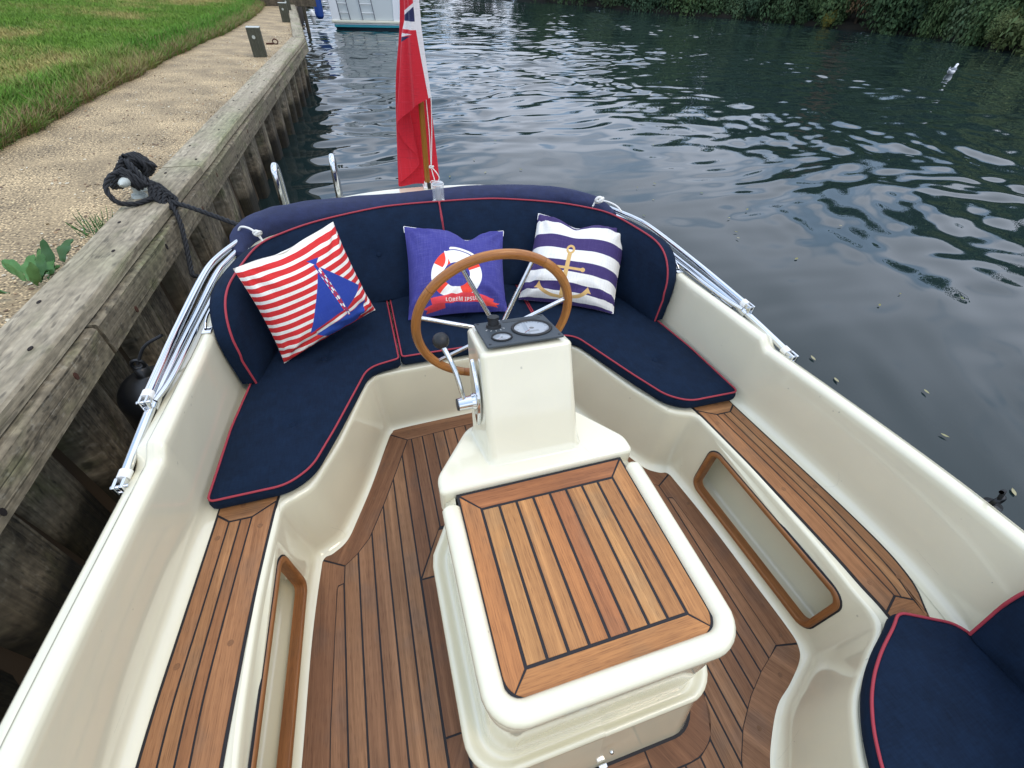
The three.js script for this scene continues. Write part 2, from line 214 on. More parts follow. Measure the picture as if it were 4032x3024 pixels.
{
  const rnd = mulberry(5), rows = [];
  const offs = [0, 0.08, 0.2, 0.4, 0.8, 1.4, 2.2, 3.4, 5, 8, 14, 40, 120];
  const line = grassEdge.map(([x, z]) => [x + 0.03 * noise(z * 2.1, 4.4), z]);
  for (const o of offs) rows.push(line.map(([x, z]) => [x - o, o < 0.01 ? PATH - 0.02 : grassY(x - o, z, o), z]));
  const g = loft(rows);
  const lm = tex(512, 512, (u, v) => { const n = per((a, b) => fbm(a * 5, b * 5, 4, 5), u, v), f = per((a, b) => noise(a * 80, b * 80, 7), u, v), dry = smooth(0.02, 0.3, n); const k = 0.85 + f * 0.3; return [lerp(0.34, 0.56, dry) * k, lerp(0.44, 0.51, dry) * k, lerp(0.14, 0.26, dry) * k]; });
  lm.repeat.set(0.3, 0.3);
  const p = g.attributes.position, uv = g.attributes.uv; for (let i = 0; i < p.count; i++) uv.setXY(i, p.getX(i), p.getZ(i));
  const nl = line.length; vcolor(g, (x, y, z, i) => { const o = offs[Math.floor(i / nl)]; return o < 0.1 ? [0.5, 0.34, 0.36] : [1, 1, 1]; });
  struct(mesh('lawn', g, new THREE.MeshStandardMaterial({ map: lm, roughness: 1, vertexColors: true })));
  // blades: tufts of seven bent blades
  const tuft = (h, spread, nb, w) => { const out = []; for (let b = 0; b < nb; b++) { const a = rnd() * 6.283, lean = (0.25 + rnd() * 0.75) * spread, bx = (rnd() - 0.5) * 0.05, bz = (rnd() - 0.5) * 0.05, hh = h * (0.6 + rnd() * 0.5), c = Math.cos(a), s = Math.sin(a); const P = (t, sd) => [bx + c * lean * t * t - s * sd * w * (1 - t * 0.8), hh * t * (1 - 0.25 * t * lean / spread), bz + s * lean * t * t + c * sd * w * (1 - t * 0.8)]; const q = [P(0, -1), P(0, 1), P(0.55, 1), P(0.55, -1)], tip = P(1, 0); const g2 = new THREE.BufferGeometry(); g2.setAttribute('position', new THREE.Float32BufferAttribute([...q[0], ...q[1], ...q[2], ...q[0], ...q[2], ...q[3], ...q[3], ...q[2], ...tip], 3)); g2.computeVertexNormals(); out.push(g2); } return mergeGeometries(out); };
  const mat = new THREE.MeshStandardMaterial({ color: 0xffffff, roughness: 0.9 });
  const edgeX = (z) => { for (let i = 0; i < line.length - 1; i++) if (line[i][1] >= z && line[i + 1][1] <= z) return lerp(line[i][0], line[i + 1][0], (z - line[i][1]) / (line[i + 1][1] - line[i][1] || 1)); return -2.5; };
  const put = (name, geo, N, sample, label) => { const im = new THREE.InstancedMesh(geo, mat, N), m4 = new THREE.Matrix4(), q = new THREE.Quaternion(), col = new THREE.Color(); for (let i = 0; i < N; i++) { const { x, y, z, s, c } = sample(); q.setFromEuler(new THREE.Euler((rnd() - 0.5) * 0.5, rnd() * 6.28, (rnd() - 0.5) * 0.5)); m4.compose(V(x, y, z), q, V(s, s * (0.7 + rnd() * 0.6), s)); im.setMatrixAt(i, m4); im.setColorAt(i, col.setRGB(...c)); } im.name = numbered(name); im.castShadow = im.receiveShadow = true; im.userData = { kind: 'stuff', label, category: 'grass' }; scene.add(im); };
  const tone = (x, z) => { const dry = smooth(-0.04, 0.3, fbm(x * 0.7, z * 0.5, 6.6, 4) + (rnd() - 0.5) * 0.24), k = 0.7 + rnd() * 0.6; return [lerp(0.13, 0.38, dry) * k, lerp(0.25, 0.32, dry) * k, lerp(0.026, 0.11, dry) * k]; };
  put('lawn_grass', tuft(0.05, 0.045, 8, 0.0035), 120000, () => { const z = -2.3 - Math.pow(rnd(), 1.5) * 20, e = Math.pow(rnd(), 1.3) * 9 + 0.12, x = edgeX(z) - e; return { x, y: grassY(x, z, e) - 0.008, z, s: 0.75 + rnd() * 0.6 + Math.max(0, -z - 9) * 0.04, c: tone(x, z) }; }, 'short mown lawn grass sloping up beside the path');
  put('edge_grass', tuft(0.085, 0.1, 9, 0.003), 22000, () => { const z = -2.2 - Math.pow(rnd(), 1.3) * 15, e = -0.05 + Math.pow(rnd(), 1.6) * 0.4, x = edgeX(z) - e; const c = tone(x, z), straw = rnd() < (e < 0.05 ? 0.55 : 0.12); const k = 0.8 + rnd() * 0.4; return { x: x + 0.05 * noise(z * 3.1, 9.9), y: e < 0.05 ? PATH - 0.012 + Math.max(0, e) * 0.8 : grassY(x, z, e) - 0.02, z, s: 0.6 + rnd() * 0.9, c: straw ? [0.27 * k, 0.19 * k, 0.09 * k] : [c[0] * 0.72, c[1] * 0.95, c[2] * 0.7] }; }, 'long shaggy grass overhanging the edge of the path');
}

// ------------------------------------------------------------------ quay wall: piles, waling, cap timbers
{
  const rnd = mulberry(23);
  const capMats = [0xd8d1c3, 0xccc6b8, 0xd2ccbe].map((c) => { const m = timber(c); m.map = capMap; m.vertexColors = true; return m; }), walMats = [0xc9c2b1, 0xd0c9b7, 0xc0baaa].map((c) => { const m = timber(c, 0.005); m.vertexColors = true; return m; }), pileMats = [0xbab2a2, 0xaea698, 0xc6bfb0, 0xa0988a].map((c) => { const m = timber(c, 0.01); m.vertexColors = true; return m; });
  const hole = new THREE.MeshStandardMaterial({ color: 0x1c1512, roughness: 1 });
  const rust = new THREE.MeshStandardMaterial({ color: 0x4a2a1c, roughness: 0.9 });
  // board along the wall: from za to zb, x offset from the wall line o0 (land) to o1 (river), y0..y1
  const board = (za, zb, o0, o1, y0, y1, bev, wx = WALLX) => { const n = Math.max(2, Math.ceil(Math.abs(zb - za) / 0.2)), rows = [], sh = [[o0, y0 + bev], [o0 + bev, y0], [o1 - bev, y0], [o1, y0 + bev], [o1, y1 - bev], [o1 - bev, y1], [o0 + bev, y1], [o0, y1 - bev]]; const du = rnd() * 3, dv = rnd() * 5;
    const list = []; const pts = (z, j) => sh.map(([o, y]) => [wx(z) + o + 0.004 * noise(z * 2.3 + du, y * 9), y + 0.004 * noise(z * 1.7 + dv, o * 11), z]);
    for (let i = 0; i <= n; i++) rows.push(pts(lerp(za, zb, i / n), i));
    // separate strips so that edges stay crisp
    for (let s = 0; s < 8; s++) { const g = loft(rows.map((r) => [r[s], r[(s + 1) % 8]])); const p = g.attributes.position, uv = g.attributes.uv; for (let i = 0; i < p.count; i++) { const side = s === 3 || s === 7 ? p.getY(i) : p.getX(i) - wx(p.getZ(i)); uv.setXY(i, side + du, p.getZ(i) + dv); } list.push(g); }
    for (const e of [rows[0], rows[n]]) { const g = new THREE.BufferGeometry(); const P = []; for (let k = 1; k < 7; k++) P.push(...e[0], ...e[k], ...e[k + 1]); g.setAttribute('position', new THREE.Float32BufferAttribute(P, 3)); g.setAttribute('uv', new THREE.Float32BufferAttribute(P.map((_, i) => 0).slice(0, P.length / 3 * 2).map((_, i) => (i % 2 ? P[(i >> 1) * 3 + 1] : P[(i >> 1) * 3])), 2)); g.computeVertexNormals(); list.push(g); }
    const al = rnd() * 9; return vcolor(merge(list), (x, y, z) => { const top = y > y1 - 0.02 ? smooth(-0.05, 0.0, x - wx(z) - o1) : 0, a = smooth(-0.05, 0.22, fbm(z * 2.6 + al, x * 14, y * 14, 4)) * (0.22 + 0.78 * top), st = smooth(0.12, 0.4, fbm(z * 1.3 + al, y * 9, x * 9, 4)) * 0.35; return [(1 - a * 0.24) * (1 - st), (1 - a * 0.13) * (1 - st), (1 - a * 0.3) * (1 - st)]; }); };
  const quay = thing('quay_wall', 'weathered timber river wall of piles, waling boards and cap planks beside the boat', 'wall', [0, 0, 0]);
  // cap timbers
  const capEnds = [3.0, 0.4, -3.05, -6.1, -9.2];
  for (let i = 0; i < capEnds.length - 1; i++) mesh('cap_plank', board(capEnds[i] - 0.006, capEnds[i + 1] + 0.006, -0.197, 0, 0.645, 0.695, 0.007), capMats[i % 3], quay);
  const walEnds = [3.0, 0.9, -1.553, -5.62, -9.2];
  for (let i = 0; i < walEnds.length - 1; i++) mesh('waling_board', board(walEnds[i] - 0.01, walEnds[i + 1] + 0.01, -0.07, 0.022, 0.522, 0.643, 0.007), walMats[i % 3], quay);
  // a thin pale splinter edge plank between cap and waling
  // sheet piles: deep trapezoid boards, alternately proud and set back
  let z = 2.9, k = 0; const wallX2 = (zz) => (zz > -9.2 ? WALLX(zz) : lerp(-0.87, -1.32, (-9.2 - zz) / 7.2));
  while (z > -16.4) {
    const w = 0.262 * (0.94 + rnd() * 0.12), gap = 0.012, proud = k % 2 ? -0.115 : -0.055, lean = (rnd() - 0.5) * 0.012, z1 = z - w + gap, b = 0.035, f = (zz) => wallX2(zz) + proud + lean;
    const wetY = 0.14 + rnd() * 0.1, cols = [[z, -0.08], [z - b * 0.4, -0.035], [z - b, -0.006], [z - w * 0.3, 0], [z - w * 0.6, 0.002], [z1 + b, -0.005], [z1 + b * 0.4, -0.035], [z1, -0.08]];
    const mk = (ya, yb, n) => { const rows = []; for (let j = 0; j <= n; j++) { const y = lerp(ya, yb, j / n); rows.push(cols.map(([zz, dx]) => [f(zz) + dx + 0.006 * fbm(zz * 5, y * 4, k, 3) - (0.64 - y) * 0.03, y, zz])); } const g = loft(rows), p = g.attributes.position, uv = g.attributes.uv, du = rnd() * 4; for (let i = 0; i < p.count; i++) uv.setXY(i, p.getZ(i) + du, p.getY(i) + k * 0.37); return g; };
    const pg = vcolor(mk(-1.2, 0.64, 60), (x, y, zz) => { const e = smooth(0.05, -0.05, y - wetY - 0.06 * fbm(zz * 14, y * 5, k * 1.7, 3)), st = smooth(0.1, 0.4, fbm(zz * 9, y * 3, k + 4.4, 4)), pale = smooth(0.05, 0.35, fbm(zz * 20, y * 7, k + 9.1, 4)); const d = [lerp(1, 0.62, st) + pale * 0.3, lerp(1, 0.6, st) + pale * 0.3, lerp(1, 0.55, st) + pale * 0.28]; return [lerp(d[0], 0.1, e), lerp(d[1], 0.1, e), lerp(d[2], 0.065, e)]; });
    mesh('pile', pg, pileMats[Math.floor(rnd() * 4)], quay);
    z -= w; k++;
  }
  // second stretch past the bend
  const wl2 = (zz) => lerp(-0.868, -1.36, (-9.2 - zz) / 7.2);
  for (const [a, b] of [[-9.21, -10.35], [-10.36, -13.4], [-13.41, -16.5]]) { mesh('cap_plank', board(a, b, -0.17, 0, 0.648, 0.698, 0.007, wl2), capMats[1], quay); mesh('waling_board', board(a, b, -0.07, 0.02, 0.522, 0.645, 0.008, wl2), walMats[0], quay); }
  // bolt holes in the cap and waling
  for (let i = 0; i < 26; i++) { const zz = -0.35 - i * 0.31 - rnd() * 0.12; const g = new THREE.CylinderGeometry(0.008, 0.008, 0.004, 10); g.scale(0.75, 1, 1.4); g.translate(WALLX(zz) - (i % 2 ? 0.055 : 0.145) + (rnd() - 0.5) * 0.02, 0.6945, zz); mesh('bolt_hole', g, hole, quay); }
  for (let i = 0; i < 16; i++) { const zz = -0.8 - i * 0.47 - rnd() * 0.1; const g = new THREE.CylinderGeometry(0.01, 0.01, 0.006, 10); g.rotateZ(Math.PI / 2); g.scale(1, 1.3, 0.9); g.translate(WALLX(zz) + 0.021, i % 2 ? 0.6 : 0.555, zz); mesh('bolt_hole', g, i % 3 ? rust : hole, quay); }
  // plank screen closing the far end of the path
  const fenceMat = timber(0x9a9080);
  const fence = thing('plank_screen', 'dark horizontal plank screen across the far end of the path', 'fence', [-1.95, PATH, -16.7]);
  for (let i = 0; i < 5; i++) mesh('plank', new RoundedBoxGeometry(2.0, 0.19, 0.04, 1, 0.006).translate(0.12, 0.1 + i * 0.2, 0), fenceMat, fence);
  for (const x of [-0.75, 0.9]) mesh('post', new RoundedBoxGeometry(0.1, 1.15, 0.1, 1, 0.01).translate(x, 0.55, -0.075), fenceMat, fence);
  // square timber bollards
  const bolMat = new THREE.MeshStandardMaterial({ color: 0x7d8478, map: timberMap, bumpMap: timberBump, bumpScale: 0.003, roughness: 0.85 }), tin = new THREE.MeshStandardMaterial({ color: 0xb9bdb4, roughness: 0.5, metalness: 0.5 });
  const bollard = (x, zz, label, turn) => { const b = thing('mooring_bollard', label, 'bollard', [x, PATH, zz], 'timber bollards along the path'); b.rotation.y = turn; mesh('post', new RoundedBoxGeometry(0.15, 0.3, 0.15, 2, 0.008).translate(0, 0.14, 0), bolMat, b); const pl = new THREE.CylinderGeometry(0.018, 0.02, 0.012, 12); pl.rotateX(Math.PI / 2); pl.translate(-0.012, 0.2, 0.078); mesh('plate', pl, tin, b); mesh('top_cap', new RoundedBoxGeometry(0.154, 0.008, 0.154, 1, 0.002).translate(0, 0.293, 0), tin, b); };
  bollard(-1.345, -7.58, 'nearest square timber bollard on the path, beside the iron ring', 0.03);
  bollard(-1.325, -12.25, 'second square timber bollard, farther along the path', 0.05);
  bollard(-1.42, -14.6, 'farthest timber bollard, half hidden behind the second', 0.05);
  // iron mooring ring by the first bollard
  const ring = thing('mooring_ring', 'small rusty iron ring lying on the path by the nearest bollard', 'ring', [-1.285, PATH, -8.75]); mesh('loop', new THREE.TorusGeometry(0.035, 0.008, 8, 20).rotateX(0.5).translate(0.03, 0.035, 0), rust, ring); mesh('shank', straight([-0.1, 0.012, 0.01], [0.0, 0.012, 0], 0.011), rust, ring);
}

// ------------------------------------------------------------------ mooring cleat and rope
const ropeMat = new THREE.MeshStandardMaterial({ color: 0x1b1d20, roughness: 0.75 });
function rope(pts, R, closed = false, tw = 16) { // three laid strands
  const c = new THREE.CatmullRomCurve3(pts.map((p) => V(...p)), closed, 'centripetal'), L = c.getLength(), n = Math.max(24, Math.min(900, Math.ceil(L * 420))), fr = c.computeFrenetFrames(n, closed), out = [], turns = L / (R * tw) * 2.2;
  for (let s = 0; s < 3; s++) { const P = []; for (let i = 0; i <= n; i++) { const t = i / n, a = t * turns * 6.283 + s * 2.094, q = c.getPointAt(t); P.push(q.addScaledVector(fr.normals[i], Math.cos(a) * R * 0.5).addScaledVector(fr.binormals[i], Math.sin(a) * R * 0.5)); }
    out.push(new THREE.TubeGeometry(new THREE.CatmullRomCurve3(P, false, 'centripetal'), n, R * 0.56, 5, false)); }
  return merge(out);
}
{
  const cx = -1.385, cz = -2.66, cy = 0.695, cleatMat = new THREE.MeshStandardMaterial({ color: 0xb9bfb8, roughness: 0.55, metalness: 0.15 });
  const cl = thing('mooring_cleat', 'pale grey horn cleat on the quay edge under the black rope', 'cleat', [cx, cy, cz]); cl.rotation.y = 0.02;
  const base = new THREE.CylinderGeometry(0.03, 0.034, 0.014, 20); base.scale(1, 1, 1); 
  for (const s of [-1, 1]) { mesh('foot', base.clone().translate(0, 0.007, s * 0.055), cleatMat, cl); mesh('leg', straight([0, 0.01, s * 0.055], [0, 0.075, s * 0.045], 0.016, 12, 0.02), cleatMat, cl); }
  const horn = []; for (let i = 0; i <= 20; i++) { const t = i / 20 * 2 - 1, r = 0.023 * Math.pow(Math.max(0, 1 - Math.pow(Math.abs(t), 7)), 0.5) * (1 - 0.12 * t * t); horn.push(Array.from({ length: 14 }, (_, k) => { const a = k / 14 * 6.283; return [Math.cos(a) * r, 0.085 + 0.012 * t * t + Math.sin(a) * r, t * 0.185]; })); }
  mesh('horn_bar', loft(horn, true), cleatMat, cl);
  const rp = thing('mooring_rope', 'black laid rope wound round the quay cleat and led to the boat', 'rope', [0, 0, 0]);
  const R = 0.0115, rnd = mulberry(9), coil = [];
  // figure-of-eight turns round the horn, then a knot and the lead to the boat
  const H = (dx, dy, dz) => [cx + dx, cy + dy, cz + dz];
  for (let t = 0; t < 4; t++) { const o = t * 0.011; coil.push(H(0.035 + o, 0.05 + o * 0.5, 0.10), H(0.0, 0.10 + o, 0.125 - o), H(-0.04 - o, 0.06, 0.09), H(-0.01, 0.115 + o, 0.0), H(0.04 + o, 0.06 + o, -0.085), H(0, 0.105 + o, -0.13 + o), H(-0.045 - o, 0.055, -0.09), H(0.0, 0.125 + o * 1.1, 0.005)); }
  mesh('turns', rope(coil, R), ropeMat, rp);
  mesh('upper_turns', merge([0, 1, 2, 3].map((i) => rope([H(-0.05, 0.09 + i * 0.012, -0.15 + i * 0.03), H(0.0, 0.14 + i * 0.006, -0.13 + i * 0.03), H(0.05, 0.085 + i * 0.01, -0.12 + i * 0.03), H(0.015, 0.05, -0.12 + i * 0.03), H(-0.045, 0.06, -0.14 + i * 0.03)], R, true))), ropeMat, rp);
  mesh('loop', rope([H(0.02, 0.11, 0.05), H(-0.03, 0.125, 0.13), H(-0.055, 0.085, 0.19), H(-0.03, 0.035, 0.215), H(0.02, 0.012, 0.185), H(0.065, 0.012, 0.14), H(0.11, 0.02, 0.1)], R), ropeMat, rp);
  mesh('knot', merge([rope([H(0.03, 0.07, 0.05), H(0.07, 0.06, 0.08), H(0.115, 0.02, 0.12), H(0.15, 0.0, 0.15)], R), rope([H(0.0, 0.08, -0.02), H(0.06, 0.07, 0.04), H(0.12, 0.035, 0.1), H(0.16, 0.005, 0.135)], R), ...[0, 1, 2, 3].map((i) => rope([H(0.085 + i * 0.018, 0.062 - i * 0.012, 0.075 + i * 0.018), H(0.115 + i * 0.018, 0.045 - i * 0.012, 0.07 + i * 0.018), H(0.118 + i * 0.016, 0.012 - i * 0.01, 0.115 + i * 0.016), H(0.08 + i * 0.018, 0.02 - i * 0.012, 0.125 + i * 0.018)], R * 0.95, true, 12))]), ropeMat, rp);
  mesh('lead_line', rope([H(0.15, 0.0, 0.145), [-1.13, 0.672, -2.46], [-1.0, 0.635, -2.39], [-0.86, 0.6, -2.3]], R), ropeMat, rp);
  mesh('loose_end', rope([H(0.15, 0.0, 0.145), [-1.2, 0.64, -2.42], [-1.185, 0.56, -2.32], [-1.18, 0.49, -2.24], [-1.17, 0.465, -2.2], [-1.145, 0.455, -2.2]], R * 0.95), ropeMat, rp);
  // weeds on the path
  const leafM = [0x46703a, 0x557f44, 0x3a6034].map((c) => new THREE.MeshStandardMaterial({ color: c, roughness: 0.7 }));
  const leaf = (L, w, curl, droop) => { const rows = []; for (let i = 0; i <= 10; i++) { const t = i / 10, ww = w * Math.pow(Math.sin(Math.PI * Math.min(1, 0.06 + t * 0.94)), 0.75); rows.push([-1, -0.5, 0, 0.5, 1].map((s) => [s * ww, 0.03 * t + curl * s * s * ww + droop * t * t + 0.004 * Math.sin(t * 14 + s * 2), t * L])); } return loft(rows); };
  const dock = thing('dock_weed', 'broad leaved green dock weed growing where path meets cap', 'plant', [-1.525, PATH, -1.88]);
  { const wr = mulberry(51), lc = [0x3f6a34, 0x4f7c40, 0x5c8448, 0x365c2e].map((c) => new THREE.MeshStandardMaterial({ color: c, roughness: 0.6 }));
    for (let i = 0; i < 13; i++) { const L = 0.05 + wr() * 0.06, a = i < 8 ? 2.6 + wr() * 2.4 : wr() * 6.28, g = leaf(L, L * (0.2 + wr() * 0.07), 0.5, -0.03 + wr() * 0.07); g.rotateX(-0.1 - wr() * 0.5); g.translate(0, 0.012 + wr() * 0.03, 0.02 + wr() * 0.05); g.rotateY(a); g.translate((wr() - 0.5) * 0.05, 0, (wr() - 0.5) * 0.16); mesh('leaf', g, lc[i % 4], dock); } }
  const tf = thing('grass_tuft', 'thin grass tuft sprouting beside the cap plank near the cleat', 'plant', [-1.495, PATH, -2.33]);
  for (let i = 0; i < 24; i++) mesh('blade', leaf(0.025 + rnd() * 0.03, 0.0022, 0, 0.02 + rnd() * 0.05).rotateY(rnd() * 6.28).translate((rnd() - 0.5) * 0.08, 0, (rnd() - 0.5) * 0.14), leafM[i % 3], tf);
}

// ------------------------------------------------------------------ the boat
const FL = 0.045, BE = 0.35, CT = 0.41;
const boat = thing('motor_boat', 'open cream motor boat with teak decking and navy stern seating', 'boat', [0, 0, 0]);
// half outlines, bow to stern: seat wall foot, gunwale inside, gunwale outside
const outerSt = [ // bx, bz, gx, gz, gy, ox, oz
  [0, 2.05, 0, 2.1, 0.78, 0, 2.2], [0.34, 1.72, 0.36, 1.76, 0.755, 0.43, 1.83], [0.64, 1.2, 0.67, 1.2, 0.72, 0.735, 1.23], [0.84, 0.6, 0.885, 0.6, 0.685, 0.94, 0.6], [0.915, 0.2, 0.958, 0.2, 0.655, 1.006, 0.2],
  [0.945, 0, 0.982, 0, 0.645, 1.029, 0], [0.966, -0.15, 0.991, -0.15, 0.638, 1.036, -0.15], [0.968, -0.3, 0.986, -0.3, 0.635, 1.032, -0.3], [0.957, -0.5, 0.970, -0.5, 0.63, 1.016, -0.5], [0.937, -0.7, 0.953, -0.7, 0.622, 0.999, -0.7],
  [0.915, -0.86, 0.942, -0.87, 0.61, 0.988, -0.88], [0.909, -0.91, 0.939, -0.913, 0.608, 0.986, -0.925], [0.906, -0.95, 0.932, -0.945, 0.636, 0.98, -0.958], [0.903, -0.99, 0.93, -0.985, 0.636, 0.977, -1.0],
  [0.885, -1.2, 0.918, -1.2, 0.63, 0.962, -1.2], [0.862, -1.42, 0.902, -1.45, 0.622, 0.948, -1.46], [0.85, -1.56, 0.89, -1.62, 0.625, 0.95, -1.68], [0.835, -1.7, 0.872, -1.78, 0.63, 0.94, -1.88], [0.8, -1.86, 0.82, -1.94, 0.64, 0.9, -2.12], [0.7, -1.97, 0.74, -2.05, 0.65, 0.78, -2.34], [0.55, -2.06, 0.58, -2.15, 0.66, 0.58, -2.47], [0.3, -2.13, 0.31, -2.235, 0.668, 0.3, -2.55], [0, -2.16, 0, -2.26, 0.67, 0, -2.575]];
const OS = fullring(spline(outerSt, 4), [0, 2, 5]);
const ringOf = (fx, fz, fy) => OS.map((s) => [fx(s), fy(s), fz(s)]);
{
  const sg = (s) => (Math.abs(s[0]) < 1e-9 && Math.abs(s[2]) < 1e-9 ? 0 : 0);
  // profile between wall foot (b), gunwale inside (g), gunwale outside (o)
  const B = (s) => [s[0], BE, s[1]], G = (s, dy = 0) => [s[2], s[4] + dy, s[3]], O = (s, dy = 0) => [s[5], s[4] + dy, s[6]];
  const mix3 = (a, b, t) => a.map((v, i) => lerp(v, b[i], t));
  const nrm = OS.map((s) => { const dx = s[5] - s[2], dz = s[6] - s[3], l = Math.hypot(dx, dz) || 1; return [dx / l, 0, dz / l]; });
  const out = (p, i, d, dy) => [p[0] + nrm[i][0] * d, p[1] + dy, p[2] + nrm[i][2] * d];
  const rows = [];
  rows.push(OS.map((s, i) => out(B(s), i, -0.004, -0.001)));
  rows.push(OS.map((s, i) => out(B(s), i, 0.012, 0.001)));
  rows.push(OS.map((s, i) => out(B(s), i, 0.024, 0.008)));
  rows.push(OS.map((s, i) => out(B(s), i, 0.031, 0.02)));
  rows.push(OS.map((s, i) => out(B(s), i, 0.034, 0.04)));
  for (const t of [0.15, 0.35, 0.55, 0.75, 0.93]) rows.push(OS.map((s, i) => mix3(out(B(s), i, 0.034, 0.045), G(s, -0.018), t)));
  rows.push(OS.map((s) => G(s, -0.016))); rows.push(OS.map((s, i) => out(G(s), i, 0.003, -0.007))); rows.push(OS.map((s, i) => out(G(s), i, 0.009, -0.0015))); rows.push(OS.map((s, i) => out(G(s), i, 0.016, 0.0005)));
  rows.push(OS.map((s) => mix3(G(s, 0.003), O(s, 0.003), 0.5))); rows.push(OS.map((s, i) => out(O(s), i, -0.01, 0))); rows.push(OS.map((s, i) => out(O(s), i, -0.003, -0.004))); rows.push(OS.map((s, i) => out(O(s), i, 0, -0.012)));
  rows.push(OS.map((s, i) => out(O(s), i, 0.002, -0.05)));
  mesh('coaming', loft(rows, true), gelcoat, boat);
  // hull outside with its moulded flange
  const hr = []; for (const [d, y] of [[0.0, -0.016], [0.012, -0.019], [0.026, -0.021], [0.033, -0.026], [0.035, -0.036], [0.034, -0.075], [0.022, -0.1], [0.014, -0.16], [0.004, -0.32], [-0.04, -0.55], [-0.16, -0.8], [-0.45, -0.95]]) hr.push(OS.map((s, i) => { const p = out(O(s), i, d, y); return y < -0.6 ? [p[0], Math.min(p[1], -0.1), p[2]] : p; }));
  mesh('hull', loft(hr, true), gelcoat, boat);
}
// ---- cockpit inside: floor edge (fx,fz) and seat lip (tx,tz), bow to stern
const innerSt = [[0.27, 0.85, 0.40, 0.85], [0.30, 0.6, 0.42, 0.6], [0.345, 0.3, 0.435, 0.30], [0.41, 0.12, 0.455, 0.16], [0.442, 0.058, 0.475, 0.105], [0.494, 0.003, 0.508, 0.060], [0.56, -0.05, 0.57, -0.004], [0.633, -0.083, 0.672, -0.06], [0.705, -0.124, 0.748, -0.10], [0.732, -0.158, 0.771, -0.135], [0.738, -0.207, 0.772, -0.20], [0.73, -0.35, 0.776, -0.35], [0.715, -0.6, 0.765, -0.6], [0.693, -0.8, 0.741, -0.82], [0.682, -0.85, 0.728, -0.885], [0.65, -0.862, 0.69, -0.908], [0.602, -0.9, 0.645, -0.935], [0.56, -0.985, 0.607, -1.0], [0.5, -1.122, 0.55, -1.11], [0.425, -1.32, 0.468, -1.325], [0.4, -1.368, 0.432, -1.39], [0.355, -1.385, 0.375, -1.412], [0.054, -1.397, 0.054, -1.424], [0, -1.398, 0, -1.425]];
const IK = 5, IS = fullring(spline(innerSt, IK), [0, 2]), fRing = IS.map((s) => [s[0], s[1]]), tRing = IS.map((s) => [s[2], s[3]]);
const prof = [[0, 0], [0.22, 0.003], [0.42, 0.012], [0.52, 0.022], [0.6, 0.042], [0.93, BE - FL - 0.022], [0.97, BE - FL - 0.008], [1.06, BE - FL - 0.001], [1.25, BE - FL]];
const faceP = (s, t, y) => [lerp(s[0], s[2], t), FL + y, lerp(s[1], s[3], t)];
const rowAt = (j) => IS.map((s) => faceP(s, prof[j][0], prof[j][1]));
// columns between which the locker opening lies
const colA = 9 * IK + 2, colB = 13 * IK - 1, nI = IS.length;
const inCols = (i) => (i >= colA && i < colB) || (i >= nI - 1 - colB && i < nI - 1 - colA);
mesh('cockpit_moulding', loft(prof.map((_, j) => rowAt(j)), false, (i, j) => j === 4 && inCols(i)), gelcoat, boat);
mesh('seat_top', flat(OS.filter((s) => s[1] < 0.86).map((s) => [s[0] * 1.02, s[1] - 0.01 * Math.sign(s[1])]), BE - 0.0025, [tRing.filter(([, z]) => z < 0.5).map(([x, z]) => [x * 1.012, z])]), gelcoat, boat);
mesh('floor_pan', flat(fRing.map(([x, z]) => [x * 1.02, z]), FL - 0.007), gelcoat, boat);
{ // foredeck behind the camera closes the bow
  const pts = OS.filter((s) => s[3] > 0.84).map((s) => [s[2] * 1.01, s[3]]); const R = pts.filter((p) => p[0] >= 0), L = pts.filter((p) => p[0] < 0);
  mesh('foredeck', flat([...L.reverse().sort((a, b) => a[1] - b[1]), ...R.sort((a, b) => b[1] - a[1])], 0.69), gelcoat, boat);
  mesh('bulkhead', new THREE.BoxGeometry(1.72, 0.62, 0.03).translate(0, 0.375, 0.87), gelcoat, boat);
}
